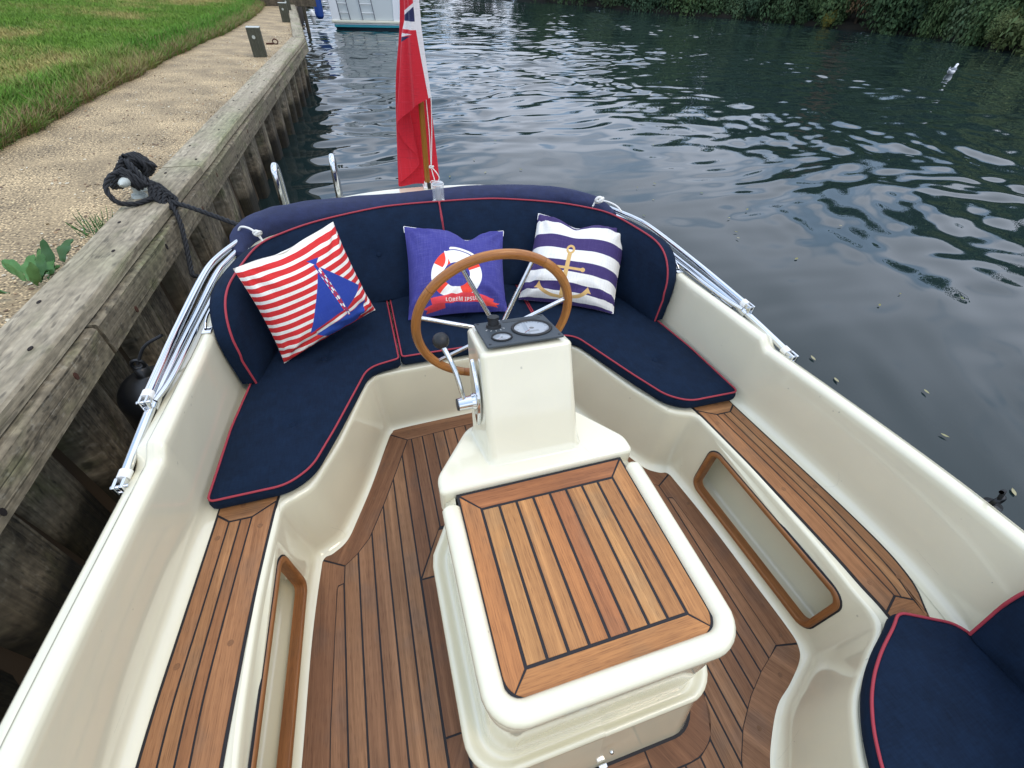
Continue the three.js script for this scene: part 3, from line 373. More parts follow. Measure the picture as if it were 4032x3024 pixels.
// ---- locker openings in the bench faces
const lockerWood = teak(0xb27a48, 0.5);
for (const side of [1, -1]) {
  const lo = [], hi = []; for (let i = colA; i <= colB; i++) { const s = IS[i]; lo.push(faceP(s, prof[4][0], prof[4][1])); hi.push(faceP(s, prof[5][0], prof[5][1])); }
  const len = [0]; for (let i = 1; i < lo.length; i++) len.push(len[i - 1] + Math.hypot(lo[i][0] - lo[i - 1][0], lo[i][2] - lo[i - 1][2])); const LEN = len[len.length - 1], HH = hi[0][1] - lo[0][1];
  const at = (X, h) => { X = clamp(X, 0, LEN); let i = 0; while (i < len.length - 2 && len[i + 1] < X) i++; const t = (X - len[i]) / (len[i + 1] - len[i]), k = h / HH; const f = (a, b) => lerp(a, b, t); return [0, 1, 2].map((c) => lerp(f(lo[i][c], lo[i + 1][c]), f(hi[i][c], hi[i + 1][c]), k)); };
  const N = (() => { const a = V(...at(LEN / 2, 0)), b = V(...at(LEN / 2 + 0.05, 0)), c = V(...at(LEN / 2, 0.05)); return b.sub(a).cross(c.sub(a)).normalize(); })(); if (N.x > 0) N.negate(); // toward the cockpit
  const x0 = 0.03, x1 = LEN - 0.028, y0 = 0.0, y1 = HH - 0.034, r = 0.036;
  const path = rrect(x0, y0, x1, y1, r, 6);
  const outline = []; for (const X of len) outline.push([X, 0]); for (const X of [...len].reverse()) outline.push([X, HH]);
  const sh = new THREE.Shape(outline.map((p) => new THREE.Vector2(...p))); sh.holes.push(new THREE.Path(path.map((p) => new THREE.Vector2(...p))));
  let g = new THREE.ShapeGeometry(sh); { const p = g.attributes.position; for (let i = 0; i < p.count; i++) p.setXYZ(i, ...at(p.getX(i), p.getY(i))); g.computeVertexNormals(); }
  mesh('bench_face', side > 0 ? g : mirror(g), gelcoat, boat);
  const off = (d, e) => { const q = rrect(x0 - d, y0 - d, x1 + d, y1 + d, Math.max(0.006, r + d), 6); return q.map(([X, h]) => { const p = at(X, h); return [p[0] + N.x * e, p[1] + N.y * e, p[2] + N.z * e]; }); };
  g = loft([off(-0.009, -0.024), off(-0.0095, 0.004), off(-0.008, 0.0075), off(-0.003, 0.009), off(0.004, 0.009), off(0.008, 0.0065), off(0.0095, 0.002), off(0.0095, -0.002)], true);
  { const uv = g.attributes.uv; for (let i = 0; i < uv.count; i++) uv.setXY(i, uv.getY(i), uv.getX(i)); }
  mesh('locker_trim', side > 0 ? g : mirror(g), lockerWood, boat);
  g = loft([off(0.009, 0.0035), off(0.013, 0.0015), off(0.014, -0.001)], true); mesh('trim_seal', side > 0 ? g : mirror(g), caulk, boat);
  // lining: sloping back, shelf and ends
  const A = at(0, 0), E = at(LEN, 0), box = []; const p = (z, x, y) => [x, y, z], zA = A[2] + 0.0, zE = E[2] - 0.02;
  box.push(loft([[p(zA, 0.782, 0.064), p(zE, 0.736, 0.064)], [p(zA, 0.83, 0.058), p(zE, 0.79, 0.058)], [p(zA, 0.842, 0.062), p(zE, 0.802, 0.062)], [p(zA, 0.85, 0.074), p(zE, 0.81, 0.074)], [p(zA, 0.9, 0.33), p(zE, 0.855, 0.33)], [p(zA, 0.80, 0.335), p(zE, 0.755, 0.335)]]));
  for (const z of [zA, zE]) { const xf = z === zA ? 0.782 : 0.736; box.push(loft([[p(z, xf, 0.055), p(z, 0.955, 0.055)], [p(z, xf + 0.02, 0.335), p(z, 0.955, 0.335)]])); }
  g = merge(box); mesh('locker_lining', side > 0 ? g : mirror(g), gelcoat, boat);
}
// ---- teak floor
const teakFloor = [0xa57b5a, 0x9b7151, 0xae8460, 0x93694a, 0xa87e5c].map((c) => teak(c, 0.7));
const teakBench = [0xb98558, 0xb07c50, 0xc18f60, 0xb7855a].map((c) => teak(c, 0.62));
const teakLid = [0xce8c50, 0xd9a263, 0xcc8f52, 0xd3995c, 0xbb7a48, 0xd09558, 0xd99f60, 0xcc9256].map((c) => teak(c, 0.58));
{
  const rnd = mulberry(41);
  const floor = mesh('teak_floor', flat(fRing, FL - 0.0016), caulk, boat);
  const plug = new THREE.CylinderGeometry(0.0065, 0.0065, 0.0012, 12), plugM = teak(0x8f6a4c, 0.7);
  const pl = (poly, ang = 0, m) => { if (poly.length < 3 || Math.abs(area(poly)) < 2e-4) return; if (area(poly) > 0) poly = [...poly].reverse(); mesh('plank', slab(poly, FL - 0.006, FL, 0.0006, ang, rnd() * 2, rnd() * 3), m ?? teakFloor[Math.floor(rnd() * 5)], floor); };
  // margin boards follow the floor edge; half outline right side
  const half = spline(innerSt, IK).map((s) => [s[0], s[1]]), inn = offsetLine(half, 0.066).map((p, i) => p); // offset to the inside below
  const sgn = inn[60][0] < half[60][0] ? 1 : -1; const innL = sgn > 0 ? inn : offsetLine(half, -0.066);
  const iC1 = 14 * IK - 1, iC2 = 20 * IK - 2, iF = 9 * IK + 1, end = half.length - 1;
  // clean inner corner points measured on the boat
  const innerLine = []; innL.forEach((p, i) => { const q = innerLine[innerLine.length - 1]; if (!q || Math.hypot(p[0] - q[0], p[1] - q[1]) > 0.012) innerLine.push([...p]); });
  const sec = [
    { o: half.slice(0, iF + 1), i: [[0.20, 0.85], [0.22, 0.5], [0.29, 0.25], [0.33, 0.11], [0.381, 0.021], [0.43, -0.035], [0.5, -0.09], [0.575, -0.135], [0.668, -0.178]] },
    { o: half.slice(iF, iC1 + 1), i: [[0.668, -0.178], [0.664, -0.35], [0.65, -0.6], [0.642, -0.73], [0.638, -0.742], [0.619, -0.746], [0.616, -0.805]] },
    { o: half.slice(iC1, iC2 + 1), i: [[0.616, -0.805], [0.575, -0.835], [0.53, -0.885], [0.5, -0.945], [0.46, -1.03], [0.40, -1.17], [0.342, -1.312]] },
    { o: half.slice(iC2), i: [[0.342, -1.312], [0.106, -1.33], [0.0, -1.333]] }];
  const q = 0.003;
  sec.forEach((s, k) => { const cut = (a, b, d) => { const l = Math.hypot(b[0] - a[0], b[1] - a[1]) || 1; return [a[0] + (b[0] - a[0]) / l * d, a[1] + (b[1] - a[1]) / l * d]; };
    const o = s.o.map((p) => [...p]), i = s.i.map((p) => [...p]); o[0] = cut(o[0], o[1], q); i[0] = cut(i[0], i[1], q); const eo = o.length - 1, ei = i.length - 1; if (k < 3) { o[eo] = cut(o[eo], o[eo - 1], q); i[ei] = cut(i[ei], i[ei - 1], q); }
    const ang = [0.6, 0.04, 0.42, Math.PI / 2][k]; for (const m of [1, -1]) { if (k === 3 && m < 0) continue; let poly = [...o, ...i.reverse()]; i.reverse(); if (k === 3) { const oo = [...o, ...o.slice(0, -1).reverse().map(([x, z]) => [-x, z])], ii = [...i, ...i.slice(0, -1).reverse().map(([x, z]) => [-x, z])]; poly = [...oo, ...ii.reverse()]; } pl(poly.map(([x, z]) => [x * m, z]), ang * m, teakFloor[k === 2 ? 3 : k % 2]); } });
  for (const m of [1, -1]) for (const [x, z] of [[0.70, -0.2], [0.685, -0.7], [0.64, -0.83], [0.6, -0.86], [0.5, -1.05], [0.43, -1.2], [0.33, -1.35], [0.16, -1.365], [0.62, -0.11], [0.47, -0.02]]) mesh('plug', plug.clone().translate(x * m, FL - 0.0002, z), plugM, floor);
  // straight planks inside the margin
  const inside = []; for (const s of sec) inside.push(...s.i.slice(0, -1)); inside.push([0, -1.333]);
  const seams = [0.619, 0.569, 0.518, 0.469, 0.42, 0.372, 0.323, 0.275, 0.226, 0.178, 0.13, 0.081, 0.032];
  const g = 0.0028; const poly = [...inside.map(([x, z]) => { return [x - g * 1.2, z > -1.3 ? z : z + g]; }), [0.0, 0.85]];
  for (const m of [1, -1]) for (let k = 0; k < seams.length - 1; k++) {
    const hiX = seams[k] - g, loX = seams[k + 1] + g; let p = clipX(clipX(poly, loX, 1), hiX, -1);
    // the ring of boards round the engine box interrupts the inner planks
    if (hiX < 0.375) { p = p.filter(([, z]) => z < -0.4); if (p.length < 2) continue; const zr = (x) => lerp(-0.69, -0.86, clamp((0.37 - x) / 0.09)); p = [...p.filter(([, z]) => z < -0.9), [loX, zr(loX) - 0.004], [hiX, zr(hiX) - 0.004]]; p.sort((a, b) => Math.atan2(a[1] + 1.05, a[0] - (loX + hiX) / 2) - Math.atan2(b[1] + 1.05, b[0] - (loX + hiX) / 2)); }
    pl(p.map(([x, z]) => [x * m, z]), 0);
  }
  // narrow strip outside the first seam, beside the margin
  for (const m of [1, -1]) pl([[0.6212, -0.742], [0.636, -0.738], [0.6395, -0.73], [0.648, -0.6], [0.6615, -0.35], [0.6655, -0.182], [0.6212, -0.158]].map(([x, z]) => [x * m, z]), 0);
  // boards round the box
  for (const m of [1, -1]) { pl([[0.3675, -0.683], [0.30, -0.683], [0.30, -0.247], [0.3675, -0.247]].map(([x, z]) => [x * m, z]), 0, teakFloor[3]); pl([[0.366, -0.689], [0.30, -0.689], [0.26, -0.85], [0.283, -0.85]].map(([x, z]) => [x * m, z]), 0.3 * m, teakFloor[2]);
    const arc = []; for (let i = 0; i <= 8; i++) { const t = i / 8 * Math.PI / 2; arc.push([0.245 + 0.122 * Math.cos(t), -0.135 + 0.122 * Math.sin(t)]); } pl([[0.3675, -0.242], ...arc, [0.139, -0.013], [0.139, -0.1], [0.28, -0.12], [0.28, -0.242]].map(([x, z]) => [x * m, z]), 0.5 * m, teakFloor[3]);
    // planks ahead of the box ring
  }
  pl([[-0.1345, -0.013], [0.1345, -0.013], [0.1345, -0.11], [-0.1345, -0.11]], Math.PI / 2, teakFloor[1]);
  for (let k = 5; k < seams.length - 1; k++) for (const m of [1, -1]) { const hiX = seams[k] - g, loX = seams[k + 1] + g, zz = (x) => (x > 0.245 ? -0.135 + Math.sqrt(Math.max(0, 0.122 ** 2 - (x - 0.245) ** 2)) + 0.004 : -0.009); const fz = (x) => lerp(0.02, 0.85, clamp((0.385 - x) / 0.17)); pl([[loX, zz(loX)], [hiX, zz(hiX)], [hiX, Math.max(zz(hiX) + 0.01, fz(hiX))], [loX, fz(loX)]].map(([x, z]) => [x * m, z]), 0); }
}
// ---- teak benches along both sides
{
  const rnd = mulberry(77), plug = new THREE.CylinderGeometry(0.0075, 0.0075, 0.0012, 12), plugM = teak(0xa87a54, 0.7);
  // columns of the bench: inner edge, three seams, outer edge against z
  const ed = spline([[-0.95, 0.737, 0.80, 0.833, 0.865, 0.902], [-0.87, 0.752, 0.811, 0.841, 0.872, 0.909], [-0.6, 0.783, 0.842, 0.871, 0.902, 0.938], [-0.42, 0.797, 0.860, 0.889, 0.922, 0.957], [-0.28, 0.806, 0.866, 0.895, 0.928, 0.966], [-0.2, 0.808, 0.869, 0.895, 0.926, 0.961], [-0.15, 0.812, 0.871, 0.888, 0.916, 0.948], [-0.11, 0.811, 0.866, 0.878, 0.905, 0.925], [-0.075, 0.808, 0.85, 0.866, 0.888, 0.905]], 4);
  const strip = (a, b, z0, z1, g = 0.002) => { const e = ed.filter((r) => r[0] > z0 && r[0] < z1), at = (z, k) => { for (let i = 0; i < ed.length - 1; i++) if (ed[i][0] <= z && ed[i + 1][0] >= z) return lerp(ed[i][k], ed[i + 1][k], (z - ed[i][0]) / (ed[i + 1][0] - ed[i][0])); return ed[ed.length - 1][k]; }; const zs = [z0, ...e.map((r) => r[0]), z1]; return [...zs.map((z) => [at(z, a) + g, z]), ...zs.reverse().map((z) => [at(z, b) - g, z])]; };
  for (const m of [1, -1]) {
    const base = mesh('bench_deck', slab(strip(1, 5, -0.948, -0.078, -0.0045).map(([x, z]) => [x * m, z]), BE - 0.004, BE + 0.0012), caulk, boat);
    const add = (poly, ang, c) => { let p = poly.map(([x, z]) => [x * m, z]); mesh('plank', slab(p, BE - 0.003, BE + 0.003, 0.0007, ang, rnd() * 2, rnd() * 3), teakBench[c], base); };
    const half = (poly, a, b, keep, d = 0.0024) => { // keep the side of line a-b on which the point keep lies, d inside it
      let nx = -(b[1] - a[1]), nz = b[0] - a[0]; const l = Math.hypot(nx, nz); nx /= l; nz /= l; if ((keep[0] - a[0]) * nx + (keep[1] - a[1]) * nz < 0) { nx = -nx; nz = -nz; } const f = (p) => (p[0] - a[0]) * nx + (p[1] - a[1]) * nz - d, out = [];
      for (let q = 0; q < poly.length; q++) { const p = poly[q], r = poly[(q + 1) % poly.length], fp = f(p), fr = f(r); if (fp >= 0) out.push(p); if (fp * fr < 0) { const t = fp / (fp - fr); out.push([lerp(p[0], r[0], t), lerp(p[1], r[1], t)]); } } return out; };
    const A1 = [0.747, -0.905], A2 = [0.811, -0.867], A3 = [0.872, -0.867], A4 = [0.909, -0.898], F1 = [0.811, -0.126], F2 = [0.871, -0.153], F3 = [0.914, -0.13], F4 = [0.91, -0.079], mid = [0.85, -0.5];
    const cl = (k, aft, fwd, c) => add(half(half(strip(k, k + 1, -0.946, -0.08, 0.0024), ...aft, mid), ...fwd, [0.88 + 0.02 * k, -0.4]), 0.04 * m, c);
    cl(1, [A1, A2], [F1, F2], 0); cl(2, [A2, A3], [F2, F3], 1); cl(3, [A2, A3], [F2, F3], 2); add(half(strip(4, 5, -0.946, -0.08, 0.0024).map(([x, z], q, l) => (q < l.length / 2 && z > -0.132 ? [Math.max(x, lerp(F3[0], F4[0], clamp((z - F3[1]) / (F4[1] - F3[1]))) + 0.0024), z] : [x, z])), A3, A4, mid), 0.04 * m, 3);
    add([[0.741, -0.946], [0.9, -0.946], [0.9055, -0.9], [0.8712, -0.8705], [0.8122, -0.8705], [0.748, -0.9085]], Math.PI / 2, 2);
    add([[0.8722, -0.1497], [0.9105, -0.1285], [0.907, -0.082], [0.8115, -0.082], [0.8135, -0.1235]], Math.PI / 2, 1);
    for (const [x, z] of [[0.785, -0.83], [0.895, -0.82], [0.84, -0.915], [0.82, -0.52], [0.93, -0.5], [0.835, -0.2], [0.93, -0.19], [0.86, -0.115]]) mesh('plug', plug.clone().translate(x * m, BE + 0.0028, z), plugM, base);
  }
}

// ------------------------------------------------------------------ engine box with teak lid
{
  const rnd = mulberry(13);
  const outline = (hw, zf, r, zs, ha, za) => { const h = []; h.push([0, zf]); for (let i = 0; i <= 8; i++) { const t = i / 8 * Math.PI / 2; h.push([hw - r + r * Math.sin(t), zf - r + r * Math.cos(t)]); } h.push([hw, lerp(zf - r, zs, 0.5)], [hw, zs + 0.03], [lerp(hw, ha, 0.04), zs - 0.005], [lerp(hw, ha, 0.5), lerp(zs, za, 0.5)], [ha + 0.02, za + 0.02], [ha, za], [0, za]); return fullring(h); };
  const rows = [[0.313, -0.073, 0.085, -0.66, 0.2, -0.93, FL - 0.004], [0.312, -0.09, 0.085, -0.66, 0.195, -0.92, 0.12], [0.314, -0.111, 0.085, -0.655, 0.18, -0.9, 0.232], [0.3215, -0.109, 0.09, -0.65, 0.18, -0.89, 0.242], [0.324, -0.107, 0.092, -0.65, 0.18, -0.89, 0.25], [0.322, -0.109, 0.09, -0.65, 0.18, -0.89, 0.258], [0.315, -0.114, 0.086, -0.648, 0.178, -0.885, 0.2625], [0.307, -0.119, 0.081, -0.645, 0.176, -0.88, 0.262], [0.299, -0.1245, 0.077, -0.64, 0.172, -0.875, 0.256], [0.292, -0.129, 0.073, -0.64, 0.17, -0.87, 0.25], [0.283, -0.133, 0.07, -0.64, 0.17, -0.87, 0.2495], [0.277, -0.1365, 0.068, -0.64, 0.165, -0.86, 0.256], [0.274, -0.1385, 0.066, -0.64, 0.16, -0.85, 0.27], [0.2725, -0.14, 0.065, -0.64, 0.16, -0.85, 0.295], [0.2685, -0.1415, 0.063, -0.64, 0.16, -0.85, 0.48], [0.267, -0.142, 0.062, -0.64, 0.158, -0.845, 0.545], [0.24, -0.165, 0.05, -0.64, 0.15, -0.84, 0.56]].map(([a, b, c, d, e, f, y]) => outline(a, b, c, d, e, f).map(([x, z]) => [x, y, z]));
  const box = mesh('engine_box', loft(rows, true), gelcoat, boat);
  // base seal on the floor
  mesh('base_seal', loft([outline(0.319, -0.067, 0.088, -0.66, 0.2, -0.936).map(([x, z]) => [x, FL + 0.0008, z]), outline(0.311, -0.076, 0.085, -0.66, 0.2, -0.93).map(([x, z]) => [x, FL + 0.003, z])], true), caulk, box);
  mesh('lid_bed', new THREE.BoxGeometry(0.44, 0.012, 0.4).translate(0, 0.555, -0.42), gelcoat, box);
  // rounded rim round three sides of the lid
  const P = [[-0.254, -0.612]]; for (let i = 0; i <= 5; i++) P.push([-0.254, lerp(-0.6, -0.24, i / 5)]); for (let i = 1; i <= 8; i++) { const t = i / 8 * Math.PI / 2; P.push([-0.199 - 0.055 * Math.cos(t), -0.21 + 0.055 * Math.sin(t)]); } for (let i = 1; i <= 4; i++) P.push([lerp(-0.199, 0, i / 4), -0.155]);
  const path = [...P, ...P.slice(0, -1).reverse().map(([x, z]) => [-x, z])];
  const rim = path.map(([x, z], i) => { const a = path[Math.max(0, i - 1)], b = path[Math.min(path.length - 1, i + 1)], tx = b[0] - a[0], tz = b[1] - a[1], l = Math.hypot(tx, tz), nx = tz / l, nz = -tx / l; const edge = Math.min(i, path.length - 1 - i), k = edge === 0 ? 0.55 : 1; const sec = []; for (let q = 0; q < 16; q++) { const t = q / 16 * Math.PI * 2, ca = Math.cos(t), sa = Math.sin(t); const ex = Math.sign(ca) * Math.pow(Math.abs(ca), 0.75) * 0.0235 * k, ey = Math.sign(sa) * Math.pow(Math.abs(sa), 0.8) * 0.024 * k; sec.push([x - nx * ex, 0.564 + ey, z - nz * ex]); } return sec; });
  const capE = (r, s) => { const c = r.reduce((a, p) => a.map((v, i) => v + p[i] / r.length), [0, 0, 0]); return r.map((p) => [lerp(p[0], c[0], 0.9), lerp(p[1], c[1], 0.9), c[2] + s]); };
  mesh('lid_rim', loft([capE(rim[0], -0.006), ...rim, capE(rim[rim.length - 1], -0.006)], true), gelcoat, box);
  // lid caulk bed and planks
  const YL = 0.574, outerL = [[-0.234, -0.638], [0.234, -0.638], [0.234, -0.225]]; for (let i = 1; i <= 8; i++) { const t = i / 8 * Math.PI / 2; outerL.push([0.182 + 0.052 * Math.cos(t), -0.221 + 0.052 * Math.sin(t)]); } for (let i = 0; i <= 8; i++) { const t = Math.PI / 2 * (1 + i / 8); outerL.push([-0.182 + 0.052 * Math.cos(t), -0.221 + 0.052 * Math.sin(t)]); }
  mesh('lid_caulking', slab([...outerL].reverse(), 0.556, YL - 0.0012), caulk, box);
  const add = (poly, ang, m) => { if (area(poly) > 0) poly = [...poly].reverse(); mesh('plank', slab(poly, 0.56, YL, 0.0008, ang, rnd() * 2, rnd() * 3), m, box); };
  const bx = 0.181, z0 = -0.581, z1 = -0.222, g = 0.0033, ow = 0.2278;
  for (let k = 0; k < 8; k++) { const xa = -bx + k * 0.04525 + g, xb = xa + 0.04525 - 2 * g; add([[xa, z0 + g], [xb, z0 + g], [xb, z1 - g], [xa, z1 - g]], 0, teakLid[[1, 6, 3, 0, 4, 5, 1, 7][k]]); }
  add([[-ow + 0.004, -0.631], [ow - 0.004, -0.631], [bx - 0.001, z0 - g], [-bx + 0.001, z0 - g]], Math.PI / 2, teakLid[4]);
  for (const m of [1, -1]) { const c = []; for (let i = 0; i <= 5; i++) { const t = i / 8 * Math.PI / 2 * 0.8; c.push([0.182 + 0.0465 * Math.cos(t), -0.221 + 0.0465 * Math.sin(t)]); } add([[ow, -0.628], ...c, [bx + g + 0.0005, z1 + 0.001], [bx + g, z0 - 0.002]].map(([x, z]) => [x * m, z]), 0, teakLid[m > 0 ? 5 : 0]); }
  { const c = []; for (let i = 4; i <= 8; i++) { const t = i / 8 * Math.PI / 2; c.push([0.182 + 0.0465 * Math.cos(t) - (i === 4 ? 0.002 : 0), -0.221 + 0.0465 * Math.sin(t) + (i === 4 ? 0.002 : 0)]); } const r = [[bx - 0.0005, z1 + g], ...c]; add([...r, ...[...r].reverse().map(([x, z]) => [-x, z])], Math.PI / 2, teakLid[2]); }
  // latch and screw on the front
  mesh('latch', new RoundedBoxGeometry(0.024, 0.014, 0.012, 2, 0.003).translate(0.012, FL + 0.012, -0.07), chrome, box);
  mesh('screw', new THREE.SphereGeometry(0.006, 10, 8).translate(0.02, 0.17, -0.084), chrome, box);
  // raised shelf that carries the console
  const sh = roundPoly([[-0.262, -0.652], [0.262, -0.652], [0.262, -0.69], [0.15, -0.838], [-0.15, -0.838], [-0.262, -0.69]], [0.004, 0.004, 0.05, 0.03, 0.03, 0.05], 6);
  mesh('console_shelf', (() => { const s = new THREE.Shape(); [...sh].reverse().forEach(([x, z], i) => (i ? s.lineTo(x, -z) : s.moveTo(x, -z))); const gg = new THREE.ExtrudeGeometry(s, { depth: 0.07, bevelEnabled: true, bevelSize: 0.012, bevelThickness: 0.014, bevelSegments: 5 }); gg.rotateX(-Math.PI / 2); gg.translate(0, 0.508, 0); return gg; })(), gelcoat, box);
}
// ------------------------------------------------------------------ console, dash, wheel, throttle
{
  const slope = (t, hwF, hwR, yF, zF, yR, zR, r) => { // rounded rectangle, front edge to rear edge
    const o = []; for (const [cx, cz, a] of [[1, 1, 0], [-1, 1, 1], [-1, -1, 2], [1, -1, 3]]) for (let i = 0; i <= 6; i++) { const th = (a + i / 6) * Math.PI / 2; const depth = Math.hypot(yF - yR, zF - zR); const u = cz > 0 ? 1 - r / depth + r / depth * Math.sin(th) : r / depth + r / depth * Math.sin(th); const hw = lerp(hwR, hwF, u); o.push([cx * (hw - r) + r * Math.cos(th), lerp(yR, yF, u), lerp(zR, zF, u)]); } return o; };
  const rows = [slope(0, 0.146, 0.168, 0.590, -0.672, 0.590, -0.838, 0.03), slope(0, 0.135, 0.158, 0.5915, -0.682, 0.5915, -0.838, 0.026), slope(0, 0.129, 0.152, 0.597, -0.688, 0.597, -0.838, 0.022), slope(0, 0.1265, 0.148, 0.612, -0.699, 0.608, -0.842, 0.02)];
  for (const t of [0.25, 0.5, 0.75, 0.95]) rows.push(slope(0, lerp(0.1265, 0.1235, t), lerp(0.148, 0.119, t), lerp(0.612, 0.855, t), lerp(-0.699, -0.811, t), lerp(0.608, 0.808, t), lerp(-0.842, -1.003, t), 0.018));
  for (const [i, d] of [[0, 0.006], [0.003, 0.011], [0.008, 0.0145], [0.016, 0.016], [0.06, 0.0163], [0.088, 0.0163]]) { const th = 0.242; rows.push(slope(0, 0.1232 - i, 0.1185 - i, 0.8555 + d - i * 0.241, -0.8115 - i - d * 0.1, 0.809 + d + i * 0.241, -1.0045 + i - d * 0.1, Math.max(0.003, 0.018 - i * 0.6))); }
  const con = mesh('helm_console', loft(rows, true), gelcoat, boat);
  const D = new THREE.Object3D(); D.position.set(0, 0.8505, -0.905); D.rotation.x = -0.242; D.updateMatrix();
  const put = (name, geo, mat) => { geo.applyMatrix4(D.matrix); return mesh(name, geo, mat, con); };
  const slate = new THREE.MeshStandardMaterial({ color: 0x3d454b, roughness: 0.5 }), darker = new THREE.MeshStandardMaterial({ color: 0x2d3236, roughness: 0.45 });
  put('dash_panel', new RoundedBoxGeometry(0.204, 0.008, 0.16, 3, 0.0035).translate(0, 0.0105, 0), slate);
  put('label_strip', new RoundedBoxGeometry(0.108, 0.0015, 0.016, 1, 0.0006).translate(0.03, 0.0147, -0.062), darker);
  const gauge = (x, z, r, marks) => {
    put('gauge_bezel', new THREE.LatheGeometry([[r * 0.92, 0], [r * 1.06, 0], [r * 1.06, 0.003], [r, 0.0052], [r * 0.93, 0.0046], [r * 0.9, 0.001]].map((p) => new THREE.Vector2(...p)), 40).translate(x, 0.0142, z), blackPlastic);
    const cv = document.createElement('canvas'); cv.width = cv.height = 256; const c = cv.getContext('2d'); c.fillStyle = '#9299a0'; c.fillRect(0, 0, 256, 256); c.strokeStyle = '#26292c'; for (let i = 0; i <= marks; i++) { const a = Math.PI * (0.75 + 1.5 * i / marks); c.lineWidth = i % 4 ? 2 : 5; c.beginPath(); c.moveTo(128 + Math.cos(a) * 118, 128 + Math.sin(a) * 118); c.lineTo(128 + Math.cos(a) * (i % 4 ? 106 : 94), 128 + Math.sin(a) * (i % 4 ? 106 : 94)); c.stroke(); } c.strokeStyle = '#7a2a24'; c.lineWidth = 7; c.beginPath(); c.moveTo(128 - 20, 128 + 24); c.lineTo(60, 190); c.stroke(); c.fillStyle = '#222'; c.beginPath(); c.arc(128, 128, 18, 0, 7); c.fill(); c.fillStyle = '#6f767b'; c.fillRect(92, 168, 72, 30);
    const t = new THREE.CanvasTexture(cv); t.colorSpace = THREE.SRGBColorSpace; const dial = new THREE.CircleGeometry(r * 0.93, 40); dial.rotateX(-Math.PI / 2); put('gauge_dial', dial.translate(x, 0.0152, z), new THREE.MeshPhysicalMaterial({ map: t, roughness: 0.5, clearcoat: 1, clearcoatRoughness: 0.02 }));
  };
  gauge(0.038, 0.007, 0.052, 24); gauge(-0.053, 0.038, 0.026, 12);
  put('switch_knob', merge([new THREE.CylinderGeometry(0.019, 0.021, 0.008, 28).translate(0, 0.004, 0), new THREE.CylinderGeometry(0.0135, 0.0155, 0.02, 8).translate(0, 0.018, 0), new THREE.CylinderGeometry(0.0165, 0.0165, 0.006, 8).translate(0, 0.026, 0)]).translate(-0.055, 0.0145, -0.038), blackPlastic);
  for (const a of [0.3, 0.75, 1.2, 1.65, 2.1]) put('dial_mark', new THREE.BoxGeometry(0.006, 0.0006, 0.0012).translate(0.03, 0, 0).rotateY(-a - 0.4).translate(-0.055, 0.0148, -0.038), whitePlastic);
  for (const [x, z] of [[-0.092, 0.07], [0.092, 0.07], [-0.092, -0.07], [0.092, -0.07]]) put('screw', new THREE.CylinderGeometry(0.0035, 0.0035, 0.002, 12).translate(x, 0.0148, z), darker);
  // wheel
  const wc = V(0, 0.737, -1.137), q = new THREE.Quaternion().setFromEuler(new THREE.Euler(0.15, 0, 0)); const W = new THREE.Matrix4().compose(wc, q, V(1, 1, 1));
  const wheel = part('steering_wheel', boat); const wood = [0xc98743, 0xd0914e, 0xbd7a3a, 0xc98a48].map((c) => { const m = teak(c, 0.28); m.bumpScale = 0.0001; m.map = scaled(teakMap, 7, 1.6); return m; });
  const wput = (n, g, m) => mesh(n, g.applyMatrix4(W), m, wheel);
  const R = 0.25, segs = [[-52, 33], [33, 118], [118, 205], [205, 308]];
  segs.forEach(([a, b], k) => { const rows2 = [], n = 36; for (let i = 0; i <= n; i++) { const t = (90 - lerp(a + 0.12, b - 0.12, i / n)) * Math.PI / 180; const row = []; for (let j = 0; j < 16; j++) { const f = j / 16 * 6.283, rr = Math.cos(f) * 0.0148, zz = Math.sin(f) * 0.0135; row.push([(R + rr) * Math.cos(t), (R + rr) * Math.sin(t), zz]); } rows2.push(row); } const g = loft(rows2, true); const uv = g.attributes.uv, p = g.attributes.position; for (let i = 0; i < uv.count; i++) uv.setXY(i, (i % 16) / 16 * 0.09 + k * 0.3, Math.floor(i / 16) * 0.012 + k * 0.7); wput('rim_section', g, wood[k]); });
  for (let k = 0; k < 7; k++) { const a = Math.PI / 2 + (k + 0.5) * 2 * Math.PI / 7; wput('spoke', straight([Math.cos(a) * 0.03, Math.sin(a) * 0.03, 0.045], [Math.cos(a) * 0.238, Math.sin(a) * 0.238, 0], 0.0066, 12, 0.0066), chrome); }
  wput('hub', new THREE.LatheGeometry([[0, 0.018], [0.02, 0.0165], [0.036, 0.012], [0.045, 0.004], [0.047, -0.004], [0.044, -0.012], [0.03, -0.02], [0, -0.022]].map((p) => new THREE.Vector2(...p)), 36).rotateX(-Math.PI / 2).translate(0, 0, 0.05), chrome);
  wput('shaft', straight([0, 0, 0.05], [0, 0.03, 0.17], 0.017), chrome);
  // throttle
  const thr = part('throttle_control', boat), tp = [-0.139, 0.727, -0.815];
